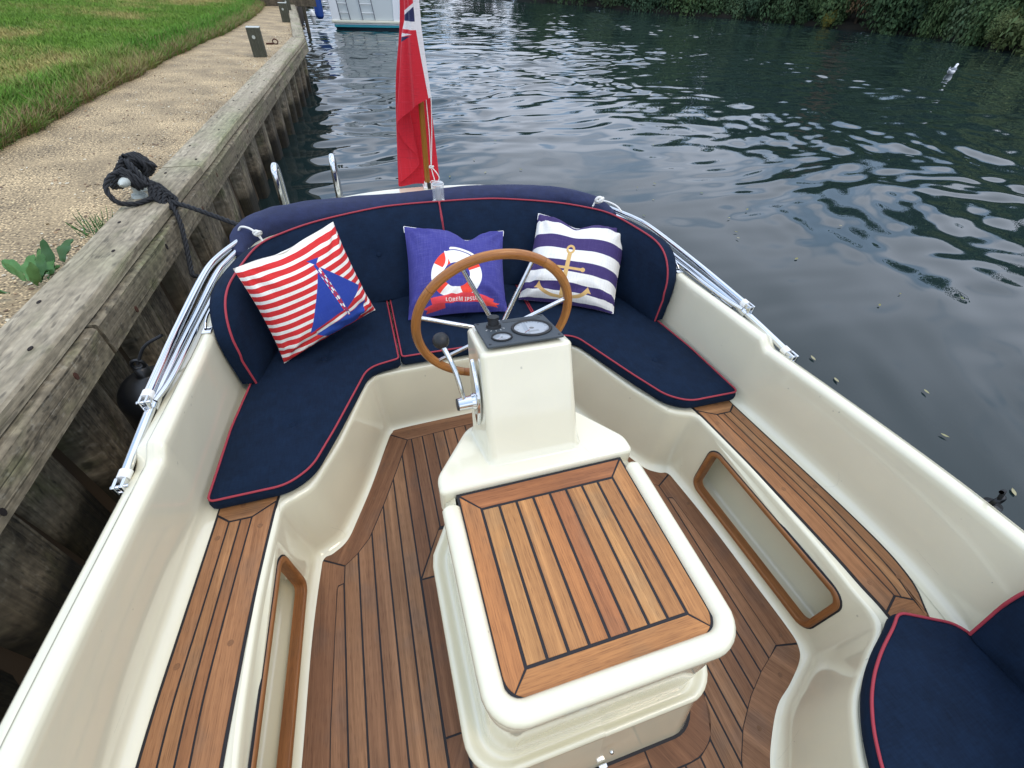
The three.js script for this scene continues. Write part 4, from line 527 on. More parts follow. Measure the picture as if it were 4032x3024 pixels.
  { const s = new THREE.Shape(); const L = 0.088, w = 0.034; s.moveTo(0, L); s.bezierCurveTo(w * 0.5, L * 0.75, w, L * 0.35, w, 0); s.bezierCurveTo(w, -L * 0.35, w * 0.5, -L * 0.75, 0, -L); s.bezierCurveTo(-w * 0.5, -L * 0.75, -w, -L * 0.35, -w, 0); s.bezierCurveTo(-w, L * 0.35, -w * 0.5, L * 0.75, 0, L); const g = new THREE.ExtrudeGeometry(s, { depth: 0.004, bevelEnabled: true, bevelSize: 0.003, bevelThickness: 0.004, bevelSegments: 3, curveSegments: 16 }); g.rotateZ(0); g.rotateY(-Math.PI / 2); g.rotateX(-0.46); g.rotateZ(-0.02); g.translate(tp[0] + 0.006, tp[1] + 0.012, tp[2] - 0.01); mesh('plate', g, chrome, thr); }
  mesh('hub', merge([straight([-0.136, 0.722, -0.812], [-0.186, 0.72, -0.812], 0.0185, 28, 0.0165), straight([-0.140, 0.722, -0.812], [-0.150, 0.722, -0.812], 0.023, 28, 0.02)]), chrome, thr);
  mesh('hub_cap', straight([-0.185, 0.72, -0.812], [-0.19, 0.72, -0.812], 0.0168, 28, 0.0155), blackPlastic, thr);
  mesh('lever', (() => { const c = new THREE.CatmullRomCurve3([V(-0.17, 0.722, -0.812), V(-0.175, 0.765, -0.825), V(-0.183, 0.81, -0.848), V(-0.197, 0.845, -0.882), V(-0.203, 0.855, -0.896)]); return new THREE.TubeGeometry(c, 24, 0.0068, 10); })(), chrome, thr);
  mesh('ball', new THREE.SphereGeometry(0.0215, 32, 24).translate(-0.205, 0.866, -0.905), blackPlastic, thr);
}

// ------------------------------------------------------------------ seat cushions and backrests
function resample(poly, step) { const o = []; for (let i = 0; i < poly.length; i++) { const a = poly[i], b = poly[(i + 1) % poly.length], n = Math.max(1, Math.round(Math.hypot(b[0] - a[0], b[1] - a[1]) / step)); for (let k = 0; k < n; k++) o.push([lerp(a[0], b[0], k / n), lerp(a[1], b[1], k / n)]); } return o; }
function roundPoly(poly, radii, n = 5) { const o = [], N = poly.length; poly.forEach((p, i) => { const r = radii[i] ?? 0.012, a = poly[(i + N - 1) % N], b = poly[(i + 1) % N]; const la = Math.hypot(a[0] - p[0], a[1] - p[1]), lb = Math.hypot(b[0] - p[0], b[1] - p[1]), d = Math.min(r, la * 0.45, lb * 0.45); const A = [p[0] + (a[0] - p[0]) / la * d, p[1] + (a[1] - p[1]) / la * d], B = [p[0] + (b[0] - p[0]) / lb * d, p[1] + (b[1] - p[1]) / lb * d]; for (let k = 0; k <= n; k++) { const t = k / n; o.push([(1 - t) ** 2 * A[0] + 2 * t * (1 - t) * p[0] + t * t * B[0], (1 - t) ** 2 * A[1] + 2 * t * (1 - t) * p[1] + t * t * B[1]]); } }); return o; }
function insidePoly(p, x, z) { let c = false; for (let i = 0, j = p.length - 1; i < p.length; j = i++) if ((p[i][1] > z) !== (p[j][1] > z) && x < (p[j][0] - p[i][0]) * (z - p[i][1]) / (p[j][1] - p[i][1]) + p[i][0]) c = !c; return c; }
function distPoly(p, x, z) { let m = 9; for (let i = 0, j = p.length - 1; i < p.length; j = i++) { const ax = p[j][0], az = p[j][1], bx = p[i][0] - ax, bz = p[i][1] - az, t = clamp(((x - ax) * bx + (z - az) * bz) / (bx * bx + bz * bz || 1)); m = Math.min(m, Math.hypot(x - ax - bx * t, z - az - bz * t)); } return m; }
// upholstered pad from an outline; buttons dimple its top
function pad(poly, y0, y1, buttons, seed) {
  if (area(poly) < 0) poly = [...poly].reverse();
  const O = resample(poly, 0.02), n = O.length; const top = (x, z) => { const d = distPoly(O, x, z); let y = y1 - 0.006 * Math.exp(-d / 0.006) + 0.011 * smooth(0, 0.09, d) + 0.003 * fbm(x * 9, z * 9, seed, 3); for (const [bx, bz] of buttons) { const e = Math.hypot(x - bx, z - bz); y -= 0.016 * Math.exp(-e * e / 0.0007) + 0.004 * Math.exp(-e * e / 0.006); y += 0.0018 * Math.sin(Math.atan2(z - bz, x - bx) * 5 + seed) * Math.exp(-((e - 0.035) ** 2) / 0.0006); } y += 0.0022 * noise(x * 34 + seed, z * 34) * Math.exp(-d / 0.03); return y; };
  // interior points on a grid, triangulated by Shape with Steiner rows: use a fine clipped grid
  const xs = O.map((p) => p[0]), zs = O.map((p) => p[1]), X0 = Math.min(...xs), X1 = Math.max(...xs), Z0 = Math.min(...zs), Z1 = Math.max(...zs), st = 0.0125, nx = Math.ceil((X1 - X0) / st), nz = Math.ceil((Z1 - Z0) / st);
  const pos = [], idx = [], map = new Map(); const vid = (i, j) => { const k = i * 5000 + j; if (map.has(k)) return map.get(k); let x = X0 + i * st, z = Z0 + j * st; if (!insidePoly(O, x, z) || distPoly(O, x, z) < st * 0.5) { let m = 9, bx = x, bz = z; for (let a = 0; a < n; a++) { const p = O[a], q = O[(a + 1) % n], ex = q[0] - p[0], ez = q[1] - p[1], t = clamp(((x - p[0]) * ex + (z - p[1]) * ez) / (ex * ex + ez * ez || 1)), px = p[0] + ex * t, pz = p[1] + ez * t, d = Math.hypot(x - px, z - pz); if (d < m) { m = d; bx = px; bz = pz; } } x = bx; z = bz; } const v = pos.length / 3; pos.push(x, top(x, z), z); map.set(k, v); return v; };
  for (let i = 0; i < nx; i++) for (let j = 0; j < nz; j++) { const cx = X0 + (i + 0.5) * st, cz = Z0 + (j + 0.5) * st; if (!insidePoly(O, cx, cz) && distPoly(O, cx, cz) > st * 0.5) continue; const a = vid(i, j), b = vid(i + 1, j), c = vid(i + 1, j + 1), d = vid(i, j + 1); idx.push(a, d, c, a, c, b); }
  const g = new THREE.BufferGeometry(); g.setAttribute('position', new THREE.Float32BufferAttribute(pos, 3)); g.setIndex(idx); g.computeVertexNormals(); const uvs = []; for (let i = 0; i < pos.length; i += 3) uvs.push(pos[i], pos[i + 2]); g.setAttribute('uv', new THREE.Float32BufferAttribute(uvs, 2));
  const side = loft([[y1 - 0.006, 0], [y1 - 0.012, 0.002], [lerp(y0, y1, 0.6), 0.006], [lerp(y0, y1, 0.3), 0.005], [y0 + 0.01, 0.001], [y0 + 0.002, -0.006]].map(([y, d]) => O.map((p, i) => { const a = O[(i + n - 1) % n], b = O[(i + 1) % n], tx = b[0] - a[0], tz = b[1] - a[1], l = Math.hypot(tx, tz) || 1; return [p[0] + tz / l * d, y, p[1] - tx / l * d]; })), true);
  return { body: merge([g, side]), piping: new THREE.TubeGeometry(new THREE.CatmullRomCurve3(O.map(([x, z]) => V(x, y1 - 0.003, z)), true, 'centripetal'), n * 2, 0.0035, 7, true), top };
}
function cushion(name, label, poly, buttons, seed, group, y0 = BE + 0.004, y1 = CT) {
  const t = thing(name, label, 'cushion', [0, 0, 0], group), p = pad(poly, y0, y1, buttons, seed);
  mesh('cover', p.body, navy, t); mesh('piping', p.piping, pipingRed, t);
  for (const [x, z] of buttons) mesh('button', new THREE.SphereGeometry(0.0135, 18, 10, 0, 6.3, 0, 1.5).scale(1, 0.5, 1).translate(x, p.top(x, z) + 0.001, z), navy, t);
  return t;
}
const sidePoly = roundPoly([[0.917, -0.912], [0.702, -0.915], [0.632, -0.965], [0.563, -1.11], [0.438, -1.402], [0.316, -1.43], [0.325, -1.93], [0.55, -1.91], [0.74, -1.8], [0.8, -1.68], [0.855, -1.43], [0.893, -1.2]], [0.022, 0.06, 0.06, 0.02, 0.05, 0.012, 0.012, 0.05, 0.05, 0.05, 0.02, 0.02]);
cushion('seat_cushion', 'right side navy seat cushion with red piping under the anchor pillow', sidePoly, [[0.70, -1.165], [0.6, -1.62]], 2.1, 'stern seat cushions');
cushion('seat_cushion', 'left side navy seat cushion with red piping under the red striped pillow', sidePoly.map(([x, z]) => [-x, z]), [[-0.70, -1.165], [-0.6, -1.5], [-0.42, -1.78]], 4.3, 'stern seat cushions');
cushion('seat_cushion', 'middle navy seat cushion behind the steering wheel', roundPoly([[0.308, -1.437], [-0.302, -1.437], [-0.308, -1.93], [0.314, -1.93]], [0.012, 0.012, 0.012, 0.012]), [[0, -1.66]], 7.7, 'stern seat cushions');
cushion('seat_cushion', 'navy seat cushion in the bottom right foreground corner', roundPoly([[0.79, -0.112], [0.912, -0.048], [0.955, 0.1], [0.9, 0.5], [0.42, 0.55], [0.44, 0.22], [0.475, 0.12], [0.52, 0.055], [0.565, 0.01], [0.61, -0.023], [0.668, -0.055], [0.75, -0.09]], [0.02, 0.03, 0.05, 0.03, 0.03, 0.05, 0.05, 0.05, 0.05, 0.05, 0.05, 0.05]), [], 9.1, 'forward seat cushions');

// curved backrests: bottom and top curves of the front face, from the middle split to the forward end
function backrest(name, label, m, st, buttons, group, th = 0.055) { // st: [bx,bz,tx,tz]
  const K = 10, C = spline(st, K), n = C.length, t = thing(name, label, 'backrest', [0, 0, 0], group), yb = CT + 0.004, yt = 0.735;
  // arc length along the top
  const L = [0]; for (let i = 1; i < n; i++) L.push(L[i - 1] + Math.hypot(C[i][2] - C[i - 1][2], C[i][3] - C[i - 1][3]) * 0.5 + Math.hypot(C[i][0] - C[i - 1][0], C[i][1] - C[i - 1][1]) * 0.5); const LT = L[n - 1];
  const frame = (i) => { const a = C[Math.max(0, i - 1)], b = C[Math.min(n - 1, i + 1)], u = V(b[0] + b[2] - a[0] - a[2], 0, b[1] + b[3] - a[1] - a[3]).normalize(), w = V(C[i][2] - C[i][0], yt - yb, C[i][3] - C[i][1]).normalize(), N = u.clone().cross(w).normalize(); if (N.z * 1 + -N.x * 0.6 < 0) N.negate(); return { u, w, N }; };
  const RC = 0.19; const topOf = (i) => { const d = LT - L[i]; return d >= RC ? 1 : 0.42 + 0.58 * Math.sqrt(Math.max(0, 1 - ((RC - d) / RC) ** 2.4)); };
  const rows = [], edge = [], lower = []; const nv = 16;
  const Pt = (i, v, off) => { const f = frame(i), s = C[i]; return V(lerp(s[0], s[2], v), lerp(yb, yt, v), lerp(s[1], s[3], v)).addScaledVector(f.N, off); };
  for (let i = 0; i < n; i++) { const row = [], vt = topOf(i); const e = Math.min(L[i], LT - L[i]);
    for (let j = 0; j <= nv; j++) { const v = j / nv * vt; const d = Math.min(e, (vt - v) * 0.4, v * 0.4 + 0.02); let puff = 0.014 * smooth(0, 0.07, d) - 0.006 * Math.exp(-d / 0.006); const c = C[i], px = lerp(c[0], c[2], v), pz = lerp(c[1], c[3], v), py = lerp(yb, yt, v); for (const [bx, by] of buttons) { const q = Math.hypot(px - bx, (py - by) * 1.35); puff -= 0.013 * Math.exp(-q * q / 0.0009) + 0.004 * Math.exp(-q * q / 0.008); } puff += 0.004 * fbm(px * 6 + m, py * 6, pz * 6, 3); row.push(Pt(i, v, puff).toArray()); }
    for (let j = 1; j <= 4; j++) row.push(Pt(i, vt, -th * j / 4).toArray()); for (let j = 1; j <= 5; j++) row.push(Pt(i, vt * (1 - j / 5), -th).toArray()); rows.push(row); edge.push(Pt(i, vt, -0.002)); }
  const endCap = (r, f) => { const a = r.slice(0, nv + 1), b = []; for (let j = 0; j <= nv; j++) { const k = nv + 4 + 5 * (1 - j / nv), i0 = Math.floor(k), t0 = k - i0; b.push(r[i0].map((v, q) => lerp(v, r[Math.min(i0 + 1, r.length - 1)][q], t0))); } return loft([a, b]); };
  const X = (g) => (m < 0 ? mirror(g) : g);
  mesh('cover', X(merge([loft(rows), endCap(rows[0]), endCap(rows[n - 1])])), navy, t);
  const pts = [rows[0][0], rows[0][4], rows[0][8], rows[0][12]].map((p) => V(...p).addScaledVector(frame(0).N, -0.004)); for (const p of edge) pts.push(p); for (const j of [13, 9, 5, 1, 0]) pts.push(V(...rows[n - 1][j]).addScaledVector(frame(n - 1).u, 0.001));
  mesh('piping', X(new THREE.TubeGeometry(new THREE.CatmullRomCurve3(pts, false, 'centripetal'), 220, 0.0038, 7)), pipingRed, t);
  for (const [bx, by] of buttons) { let best = 0, bd = 9; for (let i = 0; i < n; i++) { const v = (by - yb) / (yt - yb), d = Math.abs(lerp(C[i][0], C[i][2], v) - bx); if (d < bd) { bd = d; best = i; } } const v = (by - yb) / (yt - yb), f = frame(best), g = new THREE.SphereGeometry(0.012, 16, 8, 0, 6.3, 0, 1.4).scale(1, 0.45, 1); g.applyQuaternion(new THREE.Quaternion().setFromUnitVectors(V(0, 1, 0), f.N)); const p = Pt(best, v, 0.001); g.translate(p.x, p.y, p.z); mesh('button', X(g), navy, t); }
  return t;
}
const backSt = [[0.004, -1.868, 0.004, -2.168], [0.16, -1.868, 0.16, -2.164], [0.3, -1.862, 0.31, -2.142], [0.46, -1.838, 0.545, -2.05], [0.6, -1.785, 0.69, -1.95], [0.705, -1.71, 0.768, -1.855], [0.762, -1.63, 0.812, -1.69], [0.8, -1.52, 0.838, -1.52], [0.83, -1.405, 0.855, -1.41]];
backrest('backrest', 'right half of the curved navy backrest behind the anchor pillow', 1, backSt, [[0.26, 0.575], [0.74, 0.57]], 'stern backrests');
backrest('backrest', 'left half of the curved navy backrest behind the red striped pillow', -1, backSt, [[0.33, 0.575], [0.74, 0.57]], 'stern backrests');
backrest('backrest', 'navy backrest cut off at the right edge of the foreground', 1, [[0.60, 0.42, 0.70, 0.44], [0.8, 0.36, 0.87, 0.36], [0.895, 0.2, 0.94, 0.18], [0.908, 0.08, 0.945, 0.03], [0.905, -0.02, 0.93, -0.075]], [], 'forward backrests');

// ------------------------------------------------------------------ pillows
function pillow(name, label, corners, thick, paint, o) { // corners TL TR BR BL in metres
  const t = thing(name, label, 'pillow', [0, 0, 0], 'throw pillows'), [TL, TR, BR, BL] = corners.map((c) => V(...c));
  const ux = TR.clone().sub(TL).add(BR).sub(BL).normalize(), uy = TL.clone().sub(BL).add(TR).sub(BR).normalize(), N = ux.clone().cross(uy).normalize();
  const M = 40, P = (a, b) => { const s = a * 2 - 1, v = b * 2 - 1; // slight pincushion outline
    const pinch = 0.055; const aa = 0.5 + 0.5 * s * (1 - pinch * (1 - v * v)), bb = 0.5 + 0.5 * v * (1 - pinch * (1 - s * s)); const top = TL.clone().lerp(TR, aa), bot = BL.clone().lerp(BR, aa), q = bot.lerp(top, bb); const dip = (o.dip ?? 0) * Math.exp(-((s - (o.dipAt ?? 0)) ** 2) / 0.1) * Math.pow(Math.max(0, b), 3); q.addScaledVector(uy, -dip); return q; };
  const H = (a, b, back) => { const s = Math.abs(a * 2 - 1), v = Math.abs(b * 2 - 1); let h = Math.pow(Math.max(0, 1 - s ** 3.2), 0.62) * Math.pow(Math.max(0, 1 - v ** 3.2), 0.62) * thick * (1.12 - 0.26 * b); const S2 = a * 2 - 1; if (!back) { h *= 1 + 0.1 * fbm(a * 3 + o.seed, b * 3, o.seed, 3); h -= 0.022 * Math.exp(-((S2 - (o.dipAt ?? 0)) ** 2) / 0.02) * smooth(0.72, 1, b) * (o.dip ? 1 : 0); const e = Math.min(1 - s, 1 - v); h += 0.006 * noise(a * 15 + o.seed, b * 4) * smooth(0, 0.06, e) * (1 - smooth(0.1, 0.45, e)); h += (o.fold ?? 0) * 0.013 * Math.sin((b + 0.22 * noise(a * 3 + o.seed, 2.2)) * 46) * Math.exp(-((b - 0.13) ** 2) / 0.006) * (0.4 + 0.9 * Math.abs(noise(a * 4 + o.seed, 7))); for (const [ca, cb] of [[0, 0], [1, 0], [0, 1], [1, 1]]) { const q = Math.hypot(a - ca, b - cb), th = Math.atan2(b - cb, a - ca); h += 0.007 * Math.sin(th * 11 + o.seed * 3 + ca) * smooth(0.03, 0.16, q) * (1 - smooth(0.2, 0.42, q)); } } return h; };
  const grid = (back) => { const rows = []; for (let j = 0; j <= M; j++) { const r = []; for (let i = 0; i <= M; i++) { const a = i / M, b = j / M; r.push(P(a, b).addScaledVector(N, (back ? -0.75 : 1) * H(a, b, back)).toArray()); } rows.push(r); } const g = loft(rows), uv = g.attributes.uv; for (let j = 0; j <= M; j++) for (let i = 0; i <= M; i++) uv.setXY(j * (M + 1) + i, i / M, Math.pow(j / M, o.gamma ?? 1)); return g; };
  const cv = document.createElement('canvas'); cv.width = cv.height = 1024; const c = cv.getContext('2d'); paint(c); const map = new THREE.CanvasTexture(cv); map.colorSpace = THREE.SRGBColorSpace; map.anisotropy = 8;
  const lin = scaled(weave, 7, 7);
  mesh('front_cover', grid(false), new THREE.MeshPhysicalMaterial({ map, roughness: 0.92, bumpMap: lin, bumpScale: 0.0006, sheen: 0.2 }), t);
  mesh('back_cover', grid(true), new THREE.MeshStandardMaterial({ color: o.back, roughness: 0.92, bumpMap: lin, bumpScale: 0.0006 }), t);
  if (o.piping) { const q = []; for (const [a0, b0, a1, b1] of [[0, 0.93, 0, 1], [0, 1, 1, 1], [1, 1, 1, 0.93]]) for (let i = 0; i < 20; i++) q.push(P(lerp(a0, a1, i / 20), lerp(b0, b1, i / 20)).addScaledVector(N, -0.002)); mesh('piping', new THREE.TubeGeometry(new THREE.CatmullRomCurve3(q, false, 'centripetal'), 240, 0.0026, 6, false), new THREE.MeshStandardMaterial({ color: 0xf0eee8, roughness: 0.85 }), t); }
  return t;
}
const linen = (c, base, n, seed, col) => { const rnd = mulberry(seed); c.fillStyle = base; c.fillRect(0, 0, 1024, 1024); for (let i = 0; i < n; i++) { c.globalAlpha = 0.05 + rnd() * 0.06; c.fillStyle = rnd() < 0.5 ? '#ffffff' : col; const x = rnd() * 1024, y = rnd() * 1024, l = 20 + rnd() * 120; if (rnd() < 0.5) c.fillRect(x, y, l, 1.5); else c.fillRect(x, y, 1.5, l); } c.globalAlpha = 1; };
const threads = (c, n, seed) => { const rnd = mulberry(seed); for (let i = 0; i < n; i++) { c.globalAlpha = 0.03 + rnd() * 0.05; c.fillStyle = rnd() < 0.5 ? '#ffffff' : '#000000'; const x = rnd() * 1024, y = rnd() * 1024, l = 20 + rnd() * 100; if (rnd() < 0.5) c.fillRect(x, y, l, 1.5); else c.fillRect(x, y, 1.5, l); } c.globalAlpha = 1; };
pillow('throw_pillow', 'red and white striped pillow printed with a blue sailing boat', [[-0.803, 0.787, -1.572], [-0.466, 0.84, -1.768], [-0.376, 0.474, -1.697], [-0.742, 0.42, -1.488]], 0.098, (c) => {
  linen(c, '#eee9de', 2500, 1, '#b0a890'); c.fillStyle = '#cf2b2c'; const n = 12; for (let i = 0; i < n; i++) c.fillRect(0, 44 + i * 83, 1024, 50);
  const poly = (col, p) => { c.fillStyle = col; c.beginPath(); p.forEach(([x, y], i) => (i ? c.lineTo(x, y) : c.moveTo(x, y))); c.closePath(); c.fill(); };
  poly('#27409a', [[560, 150], [680, 175], [618, 222]]); poly('#27409a', [[600, 285], [275, 812], [660, 765]]); poly('#27409a', [[640, 255], [955, 640], [700, 762]]); 
  poly('#2447a0', [[330, 862], [935, 800], [850, 930], [790, 985], [455, 985]]); poly('#eee9de', [[335, 822], [940, 752], [940, 792], [335, 858]]); poly('#c02a30', [[335, 800], [938, 728], [938, 756], [335, 828]]);
  c.lineWidth = 26; c.strokeStyle = '#27409a'; c.beginPath(); c.moveTo(608, 215); c.lineTo(702, 860); c.stroke(); c.lineWidth = 15; c.strokeStyle = '#b8333a'; c.beginPath(); c.moveTo(620, 270); c.lineTo(700, 850); c.stroke(); c.strokeStyle = '#f2efe8'; c.setLineDash([44, 62]); c.beginPath(); c.moveTo(620, 270); c.lineTo(700, 850); c.stroke(); c.setLineDash([]); threads(c, 2500, 6);
}, { seed: 1.3, back: 0xeae6dc, dip: 0.012, dipAt: -0.1, fold: 0.8 });
pillow('throw_pillow', 'blue pillow printed with a red and white lifebuoy and banner', [[-0.19, 0.678, -2.046], [0.269, 0.648, -1.968], [0.19, 0.44, -1.602], [-0.248, 0.43, -1.652]], 0.098, (c) => {
  linen(c, '#3b3a86', 5000, 2, '#20205a'); const X = 505, Y = 525, R = 262, r = 138;
  const seg = (a, b, col) => { c.fillStyle = col; c.beginPath(); c.arc(X, Y, R, a, b); c.arc(X, Y, r, b, a, true); c.closePath(); c.fill(); };
  seg(0, 6.2832, '#f0ece2'); for (const a of [-2.62, -0.95, 0.72, 2.3]) seg(a, a + 0.62, '#e8412f');
  const cord = (a0, a1, rr) => { for (let a = a0; a < a1; a += 0.045) { c.fillStyle = '#f7f4ec'; c.beginPath(); c.ellipse(X + Math.cos(a) * rr, Y + Math.sin(a) * rr, 15, 10, a + 0.9, 0, 7); c.fill(); c.strokeStyle = '#cfc8b8'; c.lineWidth = 2; c.stroke(); } };
  cord(-1.75, -0.65, R + 22); cord(0.95, 2.0, R + 16); 
  for (const [x0, y0, x1, y1, b] of [[400, 290, 330, 500, 40], [665, 520, 700, 730, -40]]) for (let i = 0; i < 18; i++) { const t = i / 17; c.fillStyle = '#f7f4ec'; c.beginPath(); c.ellipse(lerp(x0, x1, t) + Math.sin(t * 3.14) * b, lerp(y0, y1, t), 15, 10, 0.6, 0, 7); c.fill(); }
  c.fillStyle = '#e2434a'; c.beginPath(); c.moveTo(230, 770); c.quadraticCurveTo(540, 700, 880, 800); c.lineTo(865, 900); c.quadraticCurveTo(540, 810, 255, 880); c.closePath(); c.fill(); c.fillStyle = '#c93a3f'; c.beginPath(); c.moveTo(255, 850); c.lineTo(150, 890); c.lineTo(200, 930); c.lineTo(180, 985); c.lineTo(380, 920); c.lineTo(375, 850); c.fill(); c.fillStyle = '#e9483f'; c.beginPath(); c.moveTo(750, 855); c.lineTo(940, 860); c.lineTo(900, 900); c.lineTo(920, 945); c.lineTo(735, 920); c.fill();
  c.fillStyle = '#f4ded6'; c.font = 'bold 66px sans-serif'; c.textAlign = 'center'; c.save(); c.translate(560, 838); c.rotate(0.03); c.scale(0.8, 1); c.fillText('LOREM IPSUM', 0, 0); c.restore(); threads(c, 2500, 7);
}, { seed: 4.1, back: 0x3b3a86, dip: 0.05, dipAt: 0.25, piping: true, fold: 1, gamma: 0.64 });
pillow('throw_pillow', 'navy and white striped pillow printed with a gold anchor', [[0.464, 0.694, -2.025], [0.848, 0.682, -1.795], [0.66, 0.43, -1.48], [0.272, 0.428, -1.703]], 0.098, (c) => {
  linen(c, '#ece9df', 3000, 3, '#b0a890'); c.fillStyle = '#3d2f63'; for (const [y, h] of [[0, 78], [205, 124], [452, 122], [705, 112], [955, 70]]) c.fillRect(0, y, 1024, h); { const rnd = mulberry(12); for (let i = 0; i < 2400; i++) { c.globalAlpha = 0.06; c.fillStyle = rnd() < 0.6 ? '#7a6a9c' : '#20183c'; c.fillRect(rnd() * 1024, rnd() * 1024, 1.5, 30 + rnd() * 60); } c.globalAlpha = 1; }
  c.strokeStyle = '#d2ab6b'; c.fillStyle = '#d2ab6b'; c.lineWidth = 24; c.beginPath(); c.arc(455, 330, 36, 0, 7); c.stroke(); c.lineWidth = 46; c.beginPath(); c.moveTo(455, 368); c.lineTo(452, 880); c.stroke(); c.lineWidth = 30; c.beginPath(); c.moveTo(280, 535); c.lineTo(625, 535); c.stroke(); for (const x of [278, 628]) { c.beginPath(); c.arc(x, 535, 25, 0, 7); c.fill(); }
  c.lineWidth = 44; c.beginPath(); c.moveTo(190, 760); c.quadraticCurveTo(240, 890, 452, 905); c.quadraticCurveTo(660, 890, 715, 760); c.stroke(); for (const [x, s] of [[190, 1], [715, -1]]) { c.beginPath(); c.moveTo(x, 705); c.lineTo(x - 44, 790); c.lineTo(x + 44, 790); c.fill(); } threads(c, 2500, 8);
}, { seed: 7.9, back: 0xece9df, dip: 0.035, dipAt: -0.12, piping: true, fold: 1, gamma: 0.64 });

// ------------------------------------------------------------------ canopy frame, folded canopy, stern fittings
{
  const frame = part('canopy_frame', boat);
  for (const m of [1, -1]) {
    const X = (l) => l.map(([x, y, z]) => [x * m, y, z]);
    mesh('tube', tube(X([[1.027, 0.596, -0.893], [1.005, 0.625, -1.15], [0.972, 0.638, -1.55], [0.94, 0.65, -1.85], [0.915, 0.652, -1.93], [0.87, 0.655, -2.06]]), 0.0125, 60, 14), chrome, frame);
    mesh('tube', tube(X([[1.012, 0.648, -1.13], [0.995, 0.662, -1.45], [0.965, 0.672, -1.84], [0.94, 0.672, -1.93], [0.88, 0.668, -2.08]]), 0.0125, 60, 14), chrome, frame);
    mesh('tube', tube(X([[0.998, 0.632, -1.125], [0.98, 0.632, -1.2], [0.948, 0.634, -1.56], [0.912, 0.64, -1.85], [0.85, 0.645, -2.02]]), 0.0085, 50, 12), chrome, frame);
    mesh('end_cap', straight(...X([[1.0275, 0.595, -0.889], [1.025, 0.598, -0.912]]), 0.0148, 18), whitePlastic, frame); mesh('end_cap', straight(...X([[1.0122, 0.6478, -1.126], [1.011, 0.649, -1.15]]), 0.0148, 18), whitePlastic, frame);
    mesh('clevis', merge([new RoundedBoxGeometry(0.009, 0.03, 0.034, 2, 0.003).translate(1.02 * m, 0.59, -0.872), new RoundedBoxGeometry(0.009, 0.03, 0.034, 2, 0.003).translate(1.038 * m, 0.59, -0.872), straight([1.01 * m, 0.592, -0.868], [1.048 * m, 0.592, -0.868], 0.006), new RoundedBoxGeometry(0.04, 0.022, 0.03, 2, 0.004).translate(1.02 * m, 0.573, -0.872), new RoundedBoxGeometry(0.03, 0.006, 0.075, 2, 0.002).translate(1.0 * m, 0.566, -0.86)]), chrome, frame);
    mesh('clevis', merge([straight([1.0085 * m, 0.6215, -1.105], [1.006 * m, 0.6265, -1.148], 0.0175, 20), new RoundedBoxGeometry(0.007, 0.034, 0.03, 2, 0.003).translate(1.004 * m, 0.643, -1.112), new RoundedBoxGeometry(0.007, 0.034, 0.03, 2, 0.003).translate(1.02 * m, 0.643, -1.112), straight([0.995 * m, 0.648, -1.11], [1.03 * m, 0.648, -1.11], 0.0055)]), chrome, frame);
    mesh('bracket', merge([new RoundedBoxGeometry(0.03, 0.005, 0.036, 2, 0.002).translate(0.925 * m, 0.627, -1.465), tube(X([[0.93, 0.63, -1.47], [0.925, 0.65, -1.5], [0.905, 0.66, -1.62], [0.89, 0.662, -1.76]]), 0.0045, 20, 8)]), chrome, frame);
  }
  // folded canopy lying round the stern
  const can = thing('folded_canopy', 'rolled navy canvas canopy lying round the stern behind the backrest', 'canopy', [0, 0, 0]);
  const st = [[-0.885, 0.642, -1.97, 0.022, 0.02], [-0.885, 0.65, -2.06, 0.04, 0.034], [-0.865, 0.662, -2.13, 0.062, 0.044], [-0.80, 0.672, -2.205, 0.088, 0.05], [-0.68, 0.68, -2.255, 0.092, 0.048], [-0.45, 0.683, -2.29, 0.082, 0.044], [-0.16, 0.684, -2.31, 0.078, 0.042], [0.15, 0.687, -2.325, 0.08, 0.044], [0.39, 0.69, -2.3, 0.08, 0.046], [0.62, 0.687, -2.23, 0.078, 0.047], [0.75, 0.687, -2.13, 0.062, 0.046], [0.815, 0.68, -2.04, 0.044, 0.036], [0.845, 0.672, -1.965, 0.024, 0.02]];
  const C = spline(st, 9), rows = []; C.forEach((s, i) => { const a = C[Math.max(0, i - 1)], b = C[Math.min(C.length - 1, i + 1)], tx = b[0] - a[0], tz = b[2] - a[2], l = Math.hypot(tx, tz), nx = tz / l, nz = -tx / l, row = []; for (let k = 0; k < 30; k++) { const t = k / 30 * 6.283; let w = 1 + 0.1 * fbm(i * 0.16, Math.cos(t) * 1.4 + 3, Math.sin(t) * 1.4, 4) * 1.6; w += 0.05 * Math.max(0, Math.sin(t * 3 + i * 0.11 + 3 * noise(i * 0.09, 2))) ** 3; const ca = Math.cos(t), sa = Math.sin(t); row.push([s[0] + nx * ca * s[3] * w, s[1] + Math.sign(sa) * Math.pow(Math.abs(sa), 0.8) * s[4] * w, s[2] + nz * ca * s[3] * w]); } rows.push(row); });
  const shrink = (r) => { const c = r.reduce((a, p) => a.map((v, i) => v + p[i] / r.length), [0, 0, 0]); return r.map((p) => p.map((v, i) => lerp(v, c[i], 0.96))); };
  const cg = loft([shrink(rows[0]), ...rows, shrink(rows[rows.length - 1])], true); mesh('canvas', cg, canvasNavy, can);
  const knot = (x, y, z, s) => merge([0, 1, 2].map((i) => new THREE.TorusGeometry(0.009 * s, 0.0042 * s, 6, 14).rotateX(i * 1.1 + 0.3).rotateY(i * 1.9).translate(x + (i - 1) * 0.004, y, z + (i - 1) * 0.003)));
